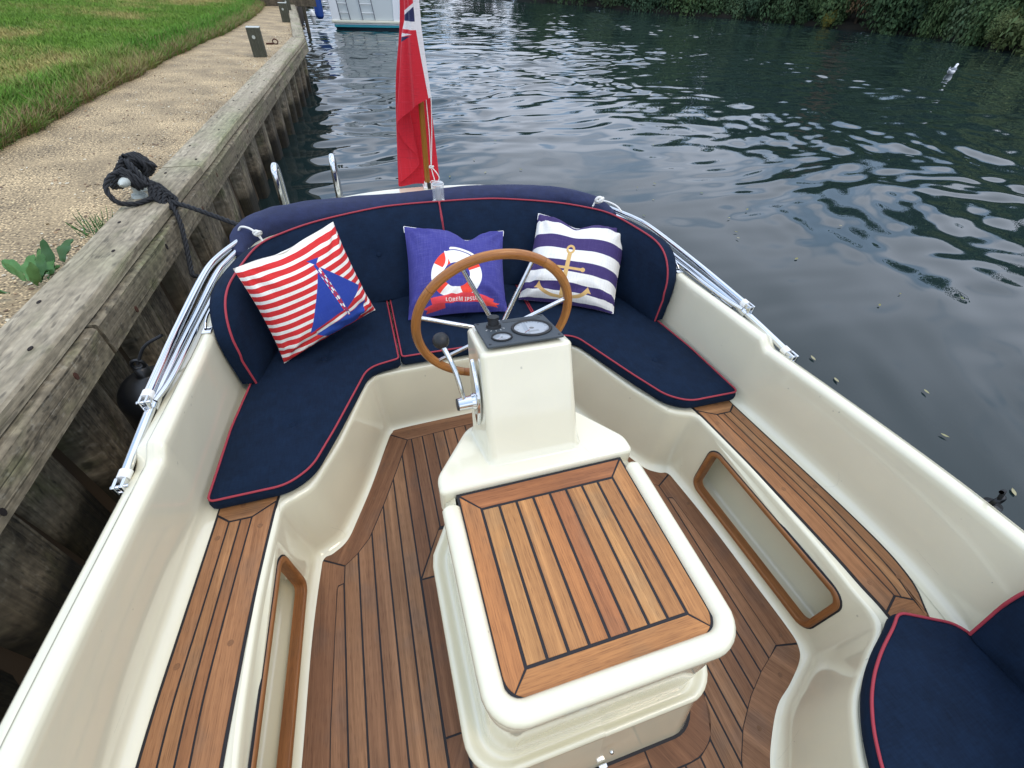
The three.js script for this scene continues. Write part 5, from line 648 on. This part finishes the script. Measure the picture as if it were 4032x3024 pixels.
  mesh('tie_cord', merge([tube([[-0.9, 0.66, -2.12], [-0.872, 0.712, -2.1], [-0.83, 0.712, -2.075], [-0.805, 0.69, -2.055], [-0.79, 0.655, -2.05]], 0.0046, 30, 8), knot(-0.803, 0.7, -2.052, 1.3), tube([[-0.803, 0.7, -2.052], [-0.79, 0.672, -2.03], [-0.8, 0.65, -2.0]], 0.0036, 12, 6)]), whiteCord, can);
  mesh('tie_cord', merge([tube([[0.80, 0.735, -2.05], [0.76, 0.735, -2.015], [0.735, 0.72, -1.99]], 0.0046, 20, 8), knot(0.765, 0.752, -1.985, 1.7), tube([[0.765, 0.752, -1.985], [0.79, 0.758, -1.94], [0.815, 0.752, -1.89], [0.825, 0.738, -1.86]], 0.0042, 20, 8)]), whiteCord, can);
  // two polished hoops on the stern platform
  for (const [x, y, z] of [[-0.757, 0.79, -2.6], [-0.472, 0.82, -2.6]]) mesh('grab_hoop', tube([[x - 0.012, 0.18, z + 0.02], [x - 0.008, 0.45, z + 0.01], [x, y - 0.05, z], [x, y - 0.012, z - 0.012], [x, y, z - 0.045], [x, y - 0.012, z - 0.078], [x, y - 0.05, z - 0.09], [x - 0.008, 0.45, z - 0.1], [x - 0.012, 0.18, z - 0.1]], 0.0165, 70, 14), chrome, boat);
  mesh('swim_platform', new RoundedBoxGeometry(1.3, 0.05, 0.42, 3, 0.02).translate(0, 0.16, -2.72), gelcoat, boat);
  // stern light
  const lens = new THREE.MeshPhysicalMaterial({ color: 0xf4f6f6, roughness: 0.12, transmission: 0.75, thickness: 0, ior: 1.45 });
  const prof2 = []; for (let i = 0; i <= 24; i++) prof2.push(new THREE.Vector2(0.0275 + (i % 2) * 0.001, 0.0 + i * 0.0035)); prof2.push(new THREE.Vector2(0.023, 0.087), new THREE.Vector2(0, 0.089));
  const sl = part('stern_light', boat); sl.position.set(0.006, 0.722, -2.212); mesh('lens', new THREE.LatheGeometry(prof2, 28), lens, sl); mesh('core', new THREE.CylinderGeometry(0.012, 0.016, 0.06, 16).translate(0, 0.03, 0), new THREE.MeshStandardMaterial({ color: 0xa5a9ab, roughness: 0.3, metalness: 0.4 }), sl); mesh('base', new THREE.CylinderGeometry(0.03, 0.03, 0.05, 24).translate(0, -0.026, 0), whitePlastic, sl); mesh('seal_ring', new THREE.TorusGeometry(0.028, 0.0018, 6, 28).rotateX(Math.PI / 2).translate(0, 0.078, 0), whitePlastic, sl);
  mesh('stern_deck', flat(OS.filter((s) => s[3] < -2.0).map((s) => [s[5] * 0.99, s[6] + 0.012]), 0.664), gelcoat, boat);
  // flagstaff
  const staff = thing('flagstaff', 'varnished wooden flagstaff standing on the stern', 'flagstaff', [0, 0, 0]);
  const sp = (y) => [0, y, -2.548 + (y - 0.66) * 0.045];
  { const g = straight(sp(0.665), sp(2.15), 0.0145, 18, 0.011); const m = teak(0xb87d22, 0.35); m.bumpScale = 0.0001; mesh('pole', g, m, staff); }
  mesh('socket', merge([straight(sp(0.63), sp(0.7), 0.0195, 18), new RoundedBoxGeometry(0.05, 0.012, 0.06, 2, 0.004).translate(0, 0.674, -2.55)]), whitePlastic, staff);
  mesh('clamp', new RoundedBoxGeometry(0.02, 0.032, 0.012, 2, 0.003).translate(0.004, 0.685, -2.525), blackPlastic, staff); mesh('finial', new THREE.SphereGeometry(0.02, 16, 12).translate(...sp(2.16)), whitePlastic, staff);
  mesh('halyard', merge([tube([[0.012, 1.6, -2.49], [0.022, 1.1, -2.498], [0.026, 0.93, -2.51], [0.022, 0.795, -2.515]], 0.0022, 30, 6), tube([[0.046, 1.11, -2.49], [0.04, 0.98, -2.5], [0.024, 0.795, -2.513]], 0.0022, 30, 6), knot(0.024, 0.785, -2.513, 0.8), tube([[0.024, 0.785, -2.51], [0.045, 0.762, -2.49], [0.056, 0.74, -2.485], [0.052, 0.722, -2.49], [0.03, 0.715, -2.51], [0.018, 0.712, -2.52]], 0.0028, 24, 6), tube([[0.022, 0.785, -2.513], [0.028, 0.75, -2.52], [0.036, 0.715, -2.52]], 0.0026, 12, 6)]), whiteCord, staff);
  // red ensign hanging in folds
  const cols = [ // [y, x, z] down each column
    [[1.95, 0.004, -2.487], [1.456, 0.025, -2.487], [1.354, 0.027, -2.487], [1.105, 0.047, -2.487]],
    [[1.95, -0.014, -2.484], [1.456, -0.001, -2.482], [1.354, 0.002, -2.48], [1.102, 0.034, -2.484]],
    [[1.95, -0.024, -2.48], [1.456, -0.012, -2.476], [1.3, -0.016, -2.47], [1.087, -0.01, -2.466]],
    [[1.95, -0.03, -2.482], [1.456, -0.02, -2.478], [1.3, -0.03, -2.468], [1.074, -0.038, -2.462]],
    [[1.95, -0.03, -2.5], [1.456, -0.024, -2.5], [1.3, -0.04, -2.498], [1.05, -0.052, -2.5]],
    [[1.95, -0.034, -2.505], [1.456, -0.03, -2.505], [1.3, -0.055, -2.505], [1.02, -0.1, -2.508]],
    [[1.95, -0.036, -2.52], [1.456, -0.034, -2.52], [1.3, -0.066, -2.525], [0.98, -0.13, -2.53]],
    [[1.95, -0.034, -2.55], [1.456, -0.03, -2.555], [1.3, -0.06, -2.56], [0.9, -0.1, -2.56]],
    [[1.95, -0.03, -2.568], [1.456, -0.03, -2.575], [1.2, -0.07, -2.582], [0.79, -0.03, -2.57]],
    [[1.95, -0.032, -2.58], [1.456, -0.045, -2.588], [1.1, -0.11, -2.6], [0.672, -0.155, -2.6]],
    [[1.95, -0.02, -2.585], [1.456, -0.01, -2.592], [1.1, -0.04, -2.604], [0.672, -0.06, -2.612]],
    [[1.95, -0.005, -2.582], [1.456, 0.015, -2.59], [1.1, 0.02, -2.6], [0.672, 0.01, -2.6]],
    [[1.95, 0.008, -2.58], [1.456, 0.034, -2.588], [1.1, 0.056, -2.598], [0.672, 0.076, -2.605]]];
  const grid = cols.map((c) => spline(c, 14)), across = []; const nr = grid[0].length; for (let j = 0; j < nr; j++) across.push(spline(grid.map((g) => [g[j][1], g[j][0], g[j][2]]), 5));
  const fg = loft(across), fu = fg.attributes.uv, fp = fg.attributes.position, nc = across[0].length; for (let i = 0; i < fu.count; i++) fu.setXY(i, (i % nc) / (nc - 1), clamp((fp.getY(i) - 0.6) / 1.4));
  const cv = document.createElement('canvas'); cv.width = 1024; cv.height = 1024; const c = cv.getContext('2d'), Y = (y) => 1024 * (1 - (y - 0.6) / 1.4), U = (k) => k / 12 * 1024; c.fillStyle = '#d3172b'; c.fillRect(0, 0, 1024, 1024);
  const band = (col, u0, u1, a0, a1, b0, b1) => { c.fillStyle = col; c.beginPath(); c.moveTo(U(u0), Y(a0)); c.lineTo(U(u1), Y(a1)); c.lineTo(U(u1), Y(b1)); c.lineTo(U(u0), Y(b0)); c.fill(); };
  band('#1c2250', 1, 6.4, 1.44, 1.41, 1.386, 1.386); band('#ece9e6', 1, 6.4, 1.447, 1.418, 1.435, 1.403); band('#ece9e6', 1, 6.4, 1.386, 1.386, 1.357, 1.357); band('#ece9e6', 2.4, 6.4, 1.343, 1.343, 1.343, 1.328); band('#1c2250', 3.2, 6.4, 1.335, 1.328, 1.335, 1.308); band('#1c2250', 1, 6.4, 1.8, 1.8, 1.52, 1.52); band('#ece9e6', 0, 1.05, 2.1, 2.1, 1.0, 1.0); threads(c, 4000, 31);
  const ft = new THREE.CanvasTexture(cv); ft.colorSpace = THREE.SRGBColorSpace; const ens = mesh('flag', fg, new THREE.MeshPhysicalMaterial({ map: ft, roughness: 0.85, transmission: 0.18, thickness: 0, bumpMap: scaled(weave, 10, 60), bumpScale: 0.0003 })); tag(ens, 'red flag with white hoist and blue corner hanging limp on the staff', 'flag');
  // fenders
  const fender = (x, z, top, label, r, h) => { const f = thing('fender', label, 'fender', [x, top - h, z]); const pr = [[0.001, 0]]; for (let i = 0; i <= 12; i++) { const t = i / 12 * Math.PI / 2; pr.push([r * Math.sin(t), r * 0.8 * (1 - Math.cos(t))]); } for (let i = 12; i >= 2; i--) { const t = i / 12 * Math.PI / 2; pr.push([r * Math.sin(t), h - 0.03 - r * 0.8 * (1 - Math.cos(t))]); } pr.push([0.022, h - 0.028], [0.022, h], [0.001, h]); mesh('body', new THREE.LatheGeometry(pr.map((p) => new THREE.Vector2(...p)), 32), blackRubber, f); mesh('eye', new THREE.TorusGeometry(0.018, 0.006, 8, 18).translate(0, h + 0.012, 0), blackRubber, f); mesh('lanyard', tube([[0, h + 0.015, 0], [-Math.sign(x) * 0.05, h + 0.08, 0], [-Math.sign(x) * 0.12, h + 0.12, 0.01]], 0.005, 12, 7), ropeMat, f); };
  fender(-1.15, -1.42, 0.545, 'black fender hanging between the boat and the quay wall', 0.115, 0.5); fender(1.135, -0.235, 0.57, 'black fender at the right gunwale in the lower right corner', 0.085, 0.5); fender(1.07, -1.28, 0.50, 'black fender showing just behind the right canopy rail', 0.07, 0.45);
  const cleat = (x, y, z) => { const g = merge([straight([x, y, z - 0.02], [x, y + 0.022, z - 0.018], 0.007), straight([x, y, z + 0.02], [x, y + 0.022, z + 0.018], 0.007), tube([[x, y + 0.026, z - 0.062], [x, y + 0.024, z - 0.03], [x, y + 0.023, z], [x, y + 0.024, z + 0.03], [x, y + 0.026, z + 0.062]], 0.0075, 20, 10)]); mesh('deck_cleat', g, chrome, boat); }; cleat(-1.0, 0.575, -1.29); cleat(1.045, 0.585, -0.2); cleat(1.0, 0.575, -1.24);
}

// ------------------------------------------------------------------ moored cruiser astern
{
  const mb = thing('moored_cruiser', 'white cabin cruiser moored astern with two transom ladders and turquoise stripe', 'boat', [0.56, 0, -19]);
  const white = new THREE.MeshPhysicalMaterial({ color: 0xe6e8e8, roughness: 0.35, clearcoat: 0.4, clearcoatRoughness: 0.1 }), panel = new THREE.MeshStandardMaterial({ color: 0xc3cac9, roughness: 0.35 }), cream = new THREE.MeshStandardMaterial({ color: 0xd9d7c4, roughness: 0.5 }), turq = new THREE.MeshStandardMaterial({ color: 0x2a93a0, roughness: 0.4 }), dark = new THREE.MeshStandardMaterial({ color: 0x16283c, roughness: 0.6 }), grey = new THREE.MeshStandardMaterial({ color: 0x5a6070, roughness: 0.4, metalness: 0.6 }), blue = new THREE.MeshStandardMaterial({ color: 0x13408c, roughness: 0.5 }), glass = new THREE.MeshStandardMaterial({ color: 0x1c2428, roughness: 0.08 });
  const hullRow = (hw0, y) => { const o = []; for (let i = 0; i <= 12; i++) { const t = i / 12; o.push([hw0 * (1 - Math.pow(t, 3.2)), y, -t * 7.4]); } return [...o, ...o.slice(0, -1).reverse().map(([x, yy, z]) => [-x, yy, z])]; };
  mesh('hull', loft([hullRow(1.02, 0.2), hullRow(1.1, 0.6), hullRow(1.14, 1.0)], true), white, mb); mesh('boot_stripe', loft([hullRow(1.0, 0.045), hullRow(1.02, 0.14)], true), turq, mb); mesh('bottom', loft([hullRow(0.9, -0.5), hullRow(0.995, 0.05)], true), dark, mb);
  mesh('rubbing_ledge', new RoundedBoxGeometry(2.2, 0.07, 0.2, 2, 0.02).translate(0, 0.195, 0.02), cream, mb);
  mesh('transom_skirt', new RoundedBoxGeometry(2.06, 0.045, 0.06, 2, 0.01).translate(0, 0.142, 0.05), white, mb);
  mesh('transom_stripe', new RoundedBoxGeometry(2.06, 0.07, 0.05, 2, 0.01).translate(0, 0.09, 0.05), turq, mb);
  mesh('transom_panel', new RoundedBoxGeometry(1.78, 1.5, 0.05, 2, 0.015).translate(0, 0.98, 0.0), panel, mb);
  for (const s of [-1, 1]) { const q = new THREE.Shape([[-1.06, 0.22], [-0.84, 0.22], [-0.93, 1.9], [-1.16, 1.9]].map(([x, y]) => new THREE.Vector2(x * s, y))); mesh('corner_post', new THREE.ExtrudeGeometry(q, { depth: 0.12, bevelEnabled: true, bevelSize: 0.01, bevelThickness: 0.01, bevelSegments: 2 }).translate(0, 0, -0.06), white, mb); }
  mesh('post_filler', new THREE.BoxGeometry(2.06, 1.66, 0.1).translate(0, 1.06, -0.1), white, mb);
  for (const [xa, xb] of [[-0.86, -0.58], [-0.19, 0.19]]) { const l = part('ladder', mb); for (const x of [xa, xb]) mesh('rail', straight([x + 0.06, 0.24, 0.07], [x - 0.1, 1.6, 0.07], 0.011, 8), grey, l); for (const y of [0.42, 0.64, 0.88, 1.12]) { const d = 0.06 - (y - 0.24) / 1.36 * 0.16; mesh('rung', straight([xa + d, y, 0.07], [xb + d, y, 0.07], 0.009, 8), white, l); } }
  mesh('cabin', new RoundedBoxGeometry(1.95, 1.0, 4.2, 3, 0.12).translate(0, 2.3, -2.4), white, mb); for (const s of [-1, 1]) for (const z of [-1.2, -2.4, -3.6]) mesh('window', new RoundedBoxGeometry(0.02, 0.45, 0.9, 2, 0.008).translate(s * 0.98, 2.4, z), glass, mb);
  mesh('rear_window', new RoundedBoxGeometry(1.5, 0.5, 0.02, 2, 0.008).translate(0, 2.4, -0.29), glass, mb);
  const fen = (x, label) => { const f = thing('boat_fender', label, 'fender', [x, 0.24, -18.9]); const pr = [[0.001, 0]]; for (let i = 0; i <= 8; i++) { const t = i / 8 * Math.PI / 2; pr.push([0.125 * Math.sin(t), 0.1 * (1 - Math.cos(t))]); } pr.push([0.125, 0.75], [0.06, 0.86], [0.001, 0.87]); mesh('body', new THREE.LatheGeometry(pr.map((p) => new THREE.Vector2(...p)), 24), blue, f); };
  fen(-0.86, 'large blue fender on the quay side of the white cruiser'); fen(1.84, 'blue fender on the river side of the white cruiser');
  const post = thing('mooring_post', 'grey pole standing in the water beside the far quay', 'post', [-1.22, -0.6, -17.6]); mesh('pole', new THREE.CylinderGeometry(0.045, 0.05, 2.6, 14).translate(0, 1.3, 0), timber(0x9a9a90), post); mesh('collar', new THREE.CylinderGeometry(0.06, 0.06, 0.06, 14).translate(0, 1.25, 0), white, post);
  const wf = thing('white_float', 'small white float hanging beside the mooring post', 'float', [-1.02, 0.2, -17.7]); { const pr = []; for (let i = 0; i <= 14; i++) { const t = i / 14 * Math.PI; pr.push(new THREE.Vector2(Math.max(0.001, 0.075 * Math.sin(t) * (1 + 0.15 * Math.cos(t * 3))), 0.17 * (1 - Math.cos(t)))); } mesh('body', new THREE.LatheGeometry(pr, 16), white, wf); mesh('band', new THREE.CylinderGeometry(0.078, 0.078, 0.04, 16).translate(0, 0.2, 0), dark, wf); }
}

// ------------------------------------------------------------------ far bank: ground, bushes, trees
{
  const line = spline([[-4, -75], [2, -66], [8, -52], [13.5, -43], [19.5, -31], [23, -28], [25, -23.5], [26.4, -20], [25.4, -16.4], [24.6, -12.6], [25.5, -6], [28, 4], [33, 25]], 6);
  const earth = new THREE.MeshStandardMaterial({ color: 0x1c1a12, roughness: 1 });
  struct(mesh('far_bank', loft([[0, -0.6], [0.1, 0.12], [0.8, 0.35], [4, 0.8], [30, 2], [200, 4]].map(([o, y]) => line.map(([x, z], i) => { const a = line[Math.max(0, i - 1)], b = line[Math.min(line.length - 1, i + 1)], tx = b[0] - a[0], tz = b[1] - a[1], l = Math.hypot(tx, tz); return [x + tz / l * o, y, z - tx / l * o]; }))), earth));
  const leafGeo = (seed, lobes, leaves, size, droop) => { // leaf-sized faces spread through several lobes
    const rnd = mulberry(seed), pos = [], col = []; const L = []; for (let i = 0; i < lobes; i++) { const a = rnd() * 6.283, h = Math.pow(rnd(), 0.8), rr = Math.sqrt(rnd()) * 0.72 * (1 - 0.45 * h); L.push([Math.cos(a) * rr, 0.12 + h * 0.76, Math.sin(a) * rr, 0.2 + rnd() * 0.16]); }
    for (let i = 0; i < leaves; i++) { const [lx, ly, lz, lr] = L[Math.floor(rnd() * lobes)]; const u = rnd() * 2 - 1, a = rnd() * 6.283, s = Math.sqrt(1 - u * u), d = lr * (0.55 + 0.5 * Math.pow(rnd(), 0.5)); let nx = s * Math.cos(a), ny = u, nz = s * Math.sin(a); const x = lx + nx * d, y = ly + ny * d * 0.85 - droop * d * d, z = lz + nz * d; if (y < 0.0) continue; const n = V(nx + (rnd() - 0.5) * 1.2, ny + 0.5 + (rnd() - 0.5) * 1.2, nz + (rnd() - 0.5) * 1.2).normalize(), t = V(rnd() - 0.5, rnd() - 0.5 - droop, rnd() - 0.5).cross(n).normalize(), b = n.clone().cross(t), k = size * (0.6 + rnd() * 0.8), c = V(x, y, z); const p = [c.clone().addScaledVector(t, k), c.clone().addScaledVector(b, k * 0.55), c.clone().addScaledVector(t, -k), c.clone().addScaledVector(b, -k * 0.55)]; for (const q of [p[0], p[1], p[2], p[0], p[2], p[3]]) pos.push(q.x, q.y, q.z); const v = 0.75 + rnd() * 0.5, w = rnd() * 0.25; for (let q = 0; q < 6; q++) col.push(v * (0.85 + w), v, v * (0.9 - w * 0.5)); }
    const g = new THREE.BufferGeometry(); g.setAttribute('position', new THREE.Float32BufferAttribute(pos, 3)); g.setAttribute('color', new THREE.Float32BufferAttribute(col, 3)); g.computeVertexNormals(); return g; };
  const V1 = [leafGeo(3, 26, 9500, 0.029, 0), leafGeo(8, 30, 9500, 0.026, 0), leafGeo(15, 24, 9500, 0.028, 0.5)];
  const mats = [[0.045, 0.085, 0.036], [0.068, 0.115, 0.045], [0.036, 0.074, 0.04], [0.12, 0.155, 0.06], [0.17, 0.105, 0.06], [0.25, 0.22, 0.05], [0.08, 0.125, 0.065]].map((c) => new THREE.MeshStandardMaterial({ color: new THREE.Color().setRGB(...c), vertexColors: true, roughness: 0.9 }));
  const bark = timber(0x5a4c3c), rnd = mulberry(88);
  const plant = (name, label, cat, x, z, w, h, k, m, group, lift) => { const t = thing(name, label, cat, [x, 0.12, z], group); t.rotation.y = rnd() * 6.28; const cr = mesh('crown', V1[k], mats[m], t); cr.scale.set(w, h - lift, w); cr.position.y = lift; mesh('trunk', straight([0, -0.4, 0], [0.1, h * 0.55, 0.06], 0.05 * Math.sqrt(h), 9, 0.03 * Math.sqrt(h)), bark, t); for (let i = 0; i < 4; i++) { const a = i * 1.7 + k; mesh('limb', straight([0.03, h * (0.15 + i * 0.07), 0.02], [Math.cos(a) * w * 0.45, h * (0.45 + i * 0.08), Math.sin(a) * w * 0.45], 0.03 * Math.sqrt(h), 7, 0.012 * Math.sqrt(h)), bark, t); } return t; };
  // bushes along the water's edge, left to right
  const bushLabel = 'dark green leafy bush overhanging the water of the far bank', bushes = [[14.2, -43.5, 2.6, 3.4, 0, 2], [16.6, -38.5, 2.6, 3.2, 1, 0], [18.6, -34.2, 2.3, 3.0, 2, 2], [20.6, -31.4, 2.1, 2.8, 0, 1], [22.6, -29.3, 2.0, 2.9, 1, 6], [24.1, -26.8, 1.9, 3.0, 2, 0], [24.9, -24.9, 1.7, 2.7, 0, 1], [26.1, -22.0, 2.1, 3.4, 0, 0], [26.7, -20.0, 1.9, 3.6, 1, 1], [26.6, -18.4, 1.9, 3.3, 2, 6], [26.0, -16.6, 1.8, 2.7, 0, 1], [26.6, -15.3, 1.8, 3.2, 1, 2], [27.5, -4.5, 2.6, 3.6, 0, 0], [28.5, -0.5, 2.6, 3.6, 1, 2], [29.8, 4.5, 3, 4, 2, 0], [31.5, 10, 3, 4, 0, 1], [15.4, -41, 2.4, 3, 2, 1], [17.6, -36.4, 2.3, 2.8, 0, 6], [19.7, -32.8, 2, 2.7, 1, 2], [21.7, -30.4, 1.9, 2.6, 2, 0], [23.5, -28.2, 1.8, 2.7, 0, 2], [25.6, -25.6, 2, 3.4, 1, 2], [27.4, -21.2, 2.2, 4, 2, 2], [27.6, -17.6, 2.2, 4, 0, 2], [26.4, -13.9, 2.2, 3.6, 1, 0]];
  for (const [x, z, w, h, k, m] of bushes) plant('bush', bushLabel, 'bush', x, z, w, h, k, m, 'bushes along the far bank', -0.55);
  plant('bush', 'pale olive drooping bush at the right edge of the far bank', 'bush', 24.9, -13.1, 2.7, 3.9, 2, 3, null, -0.6); plant('bush', 'pale olive bush beyond the right edge of the picture', 'bush', 25.6, -9.4, 2.5, 3.6, 2, 3, null, -0.6);
  plant('bush', 'rust brown dry bush among the green bushes of the far bank', 'bush', 25.6, -23.4, 1.35, 3.6, 1, 4, null, 0.5); plant('bush', 'tiny yellow bush low on the far bank under the rusty bush', 'bush', 24.55, -24.1, 0.45, 0.55, 0, 5, null, -0.1); plant('bush', 'small yellow green bush at the waterline beside the olive bush', 'bush', 24.6, -15.5, 0.9, 1.0, 0, 3, null, -0.1);
  // taller trees behind them
  const tl = 'tall dark green tree standing behind the far bank bushes';
  for (const [x, z, w, h, k, m] of [[22.5, -39.5, 4.5, 7.8, 1, 1], [27.2, -31, 4.4, 8.0, 0, 2], [29.2, -26.6, 4.4, 8.6, 1, 0], [30.5, -22.3, 4.6, 9, 2, 1], [30.6, -18.4, 4.6, 9, 0, 2], [30, -14.2, 4.6, 8.8, 1, 0], [30, -9.6, 4.8, 9, 2, 2], [31.2, -4, 5, 9.4, 0, 0], [33, 2.5, 5, 9.8, 1, 1], [-3, -80, 5, 7.5, 0, 0], [4, -76, 5, 7, 1, 2], [9, -66, 5, 6.5, 2, 1], [13, -57, 4.5, 6.8, 0, 2], [17, -49, 4.2, 7.4, 1, 0], [20.5, -42, 4.2, 8.2, 2, 2], [24, -37, 4, 8.5, 0, 1], [26.5, -33.5, 3.8, 8.2, 1, 0], [28.5, -29, 4, 8.8, 2, 2], [30, -24.5, 4, 9.2, 0, 0], [30.6, -20.5, 4, 9.4, 1, 2], [30.5, -16.5, 4, 9.2, 2, 0], [30, -12, 4.2, 9.0, 0, 1], [30.5, -7, 4.4, 9.4, 1, 2], [32, -1, 4.6, 9.6, 2, 0], [34, 6, 5, 10, 0, 1]]) plant('tree', tl, 'tree', x, z, w, h * 0.84, k, m, 'trees behind the far bank', 0.4);
  // twigs and low undergrowth fill the gaps at the bank foot
}
// ------------------------------------------------------------------ gull and drifting leaves
const LEAVES = [[2.57, -2.82], [2.76, -3.2], [2.01, -3.41], [2.29, -3.73], [1.96, -1.36], [3.07, -3.34], [2.88, -3.8], [2.3, -4.07], [2.79, -2.4], [0.5, -4.72], [0.89, -4.78], [0.87, -5.22], [1.29, -4.81], [2.54, -4.14], [3.27, -5.43], [6.2, -4.98], [4.75, -4.13], [2.63, -2.93], [3.68, -2.84], [4.3, -2.43], [1.94, -1.17], [2.14, -0.71], [2.86, -1.71], [3.54, -1.64], [2.12, -0.39], [2.35, -0.97], [3.14, -1.79], [1.3, -5.9]];
{
  const gull = thing('gull', 'white gull swimming on the river at upper right', 'bird', [14.98, -0.02, -10.24]); gull.rotation.y = 0.35;
  // body along x: [x, y, radius wide, radius high]
  const st = [[-0.26, 0.12, 0.006, 0.005], [-0.2, 0.11, 0.026, 0.018], [-0.1, 0.085, 0.062, 0.05], [0.0, 0.072, 0.078, 0.068], [0.08, 0.08, 0.07, 0.066], [0.125, 0.115, 0.045, 0.05], [0.145, 0.155, 0.03, 0.032], [0.16, 0.19, 0.027, 0.028], [0.18, 0.215, 0.031, 0.03], [0.205, 0.218, 0.026, 0.025], [0.222, 0.213, 0.012, 0.012], [0.227, 0.212, 0.002, 0.002]];
  const C = spline(st, 5), rows = C.map((s, i) => { const a = C[Math.max(0, i - 1)], b = C[Math.min(C.length - 1, i + 1)], ang = Math.atan2(b[1] - a[1], b[0] - a[0]); return Array.from({ length: 16 }, (_, k) => { const t = k / 16 * 6.283, h = Math.sin(t) * s[3], w = Math.cos(t) * s[2]; return [s[0] - Math.sin(ang) * h, s[1] + Math.cos(ang) * h, w]; }); });
  const g = vcolor(loft(rows, true), (x, y) => (x < -0.17 ? [0.7, 0.7, 0.72] : [0.85, 0.85, 0.86])); mesh('body', g, new THREE.MeshStandardMaterial({ vertexColors: true, roughness: 0.8 }), gull);
  const wm = new THREE.MeshStandardMaterial({ color: 0x9aa0aa, roughness: 0.8 }); for (const s of [-1, 1]) { const w = []; for (let i = 0; i <= 10; i++) { const t = i / 10, ww = 0.052 * Math.sin(Math.PI * Math.min(1, 0.12 + t * 0.88)) + 0.002; w.push([-1, -0.4, 0.3, 1].map((q) => [0.08 - t * 0.36, 0.125 + q * ww * 0.75 + 0.03 * t, s * (0.068 * (1 - t * 0.75) + 0.012 - Math.abs(q) * 0.008)])); } mesh('wing', loft(w), wm, gull); }
  mesh('bill', straight([0.222, 0.212, 0], [0.268, 0.204, 0], 0.008, 8, 0.002), new THREE.MeshStandardMaterial({ color: 0xb8862a, roughness: 0.6 }), gull); for (const s of [-1, 1]) mesh('eye', new THREE.SphereGeometry(0.005, 8, 6).translate(0.203, 0.224, s * 0.023), blackPlastic, gull);
  const rnd = mulberry(3), lm = [0x8f8c62, 0x66743c, 0x9a9470, 0x77743a].map((c) => new THREE.MeshStandardMaterial({ color: c, roughness: 0.6 }));
  const lg = (() => { const r = []; for (let i = 0; i <= 6; i++) { const t = i / 6, w = 0.011 * Math.sin(Math.PI * Math.min(1, 0.08 + t * 0.92)); r.push([-1, 0, 1].map((s) => [s * w, 0.003 * s * s + 0.004 * t * t, (t - 0.5) * 0.055])); } return loft(r); })();
  for (const [x, z] of LEAVES) { const l = mesh('floating_leaf', lg, lm[Math.floor(rnd() * 4)]); l.position.set(x, 0.003, z); l.rotation.y = rnd() * 6.28; const s = 0.4 + rnd() * 0.45; l.scale.set(s, 0.6, s); tag(l, 'small pale leaf drifting on the river surface', 'leaf', 'leaves adrift on the river'); }
}
renderer.render(scene, camera);
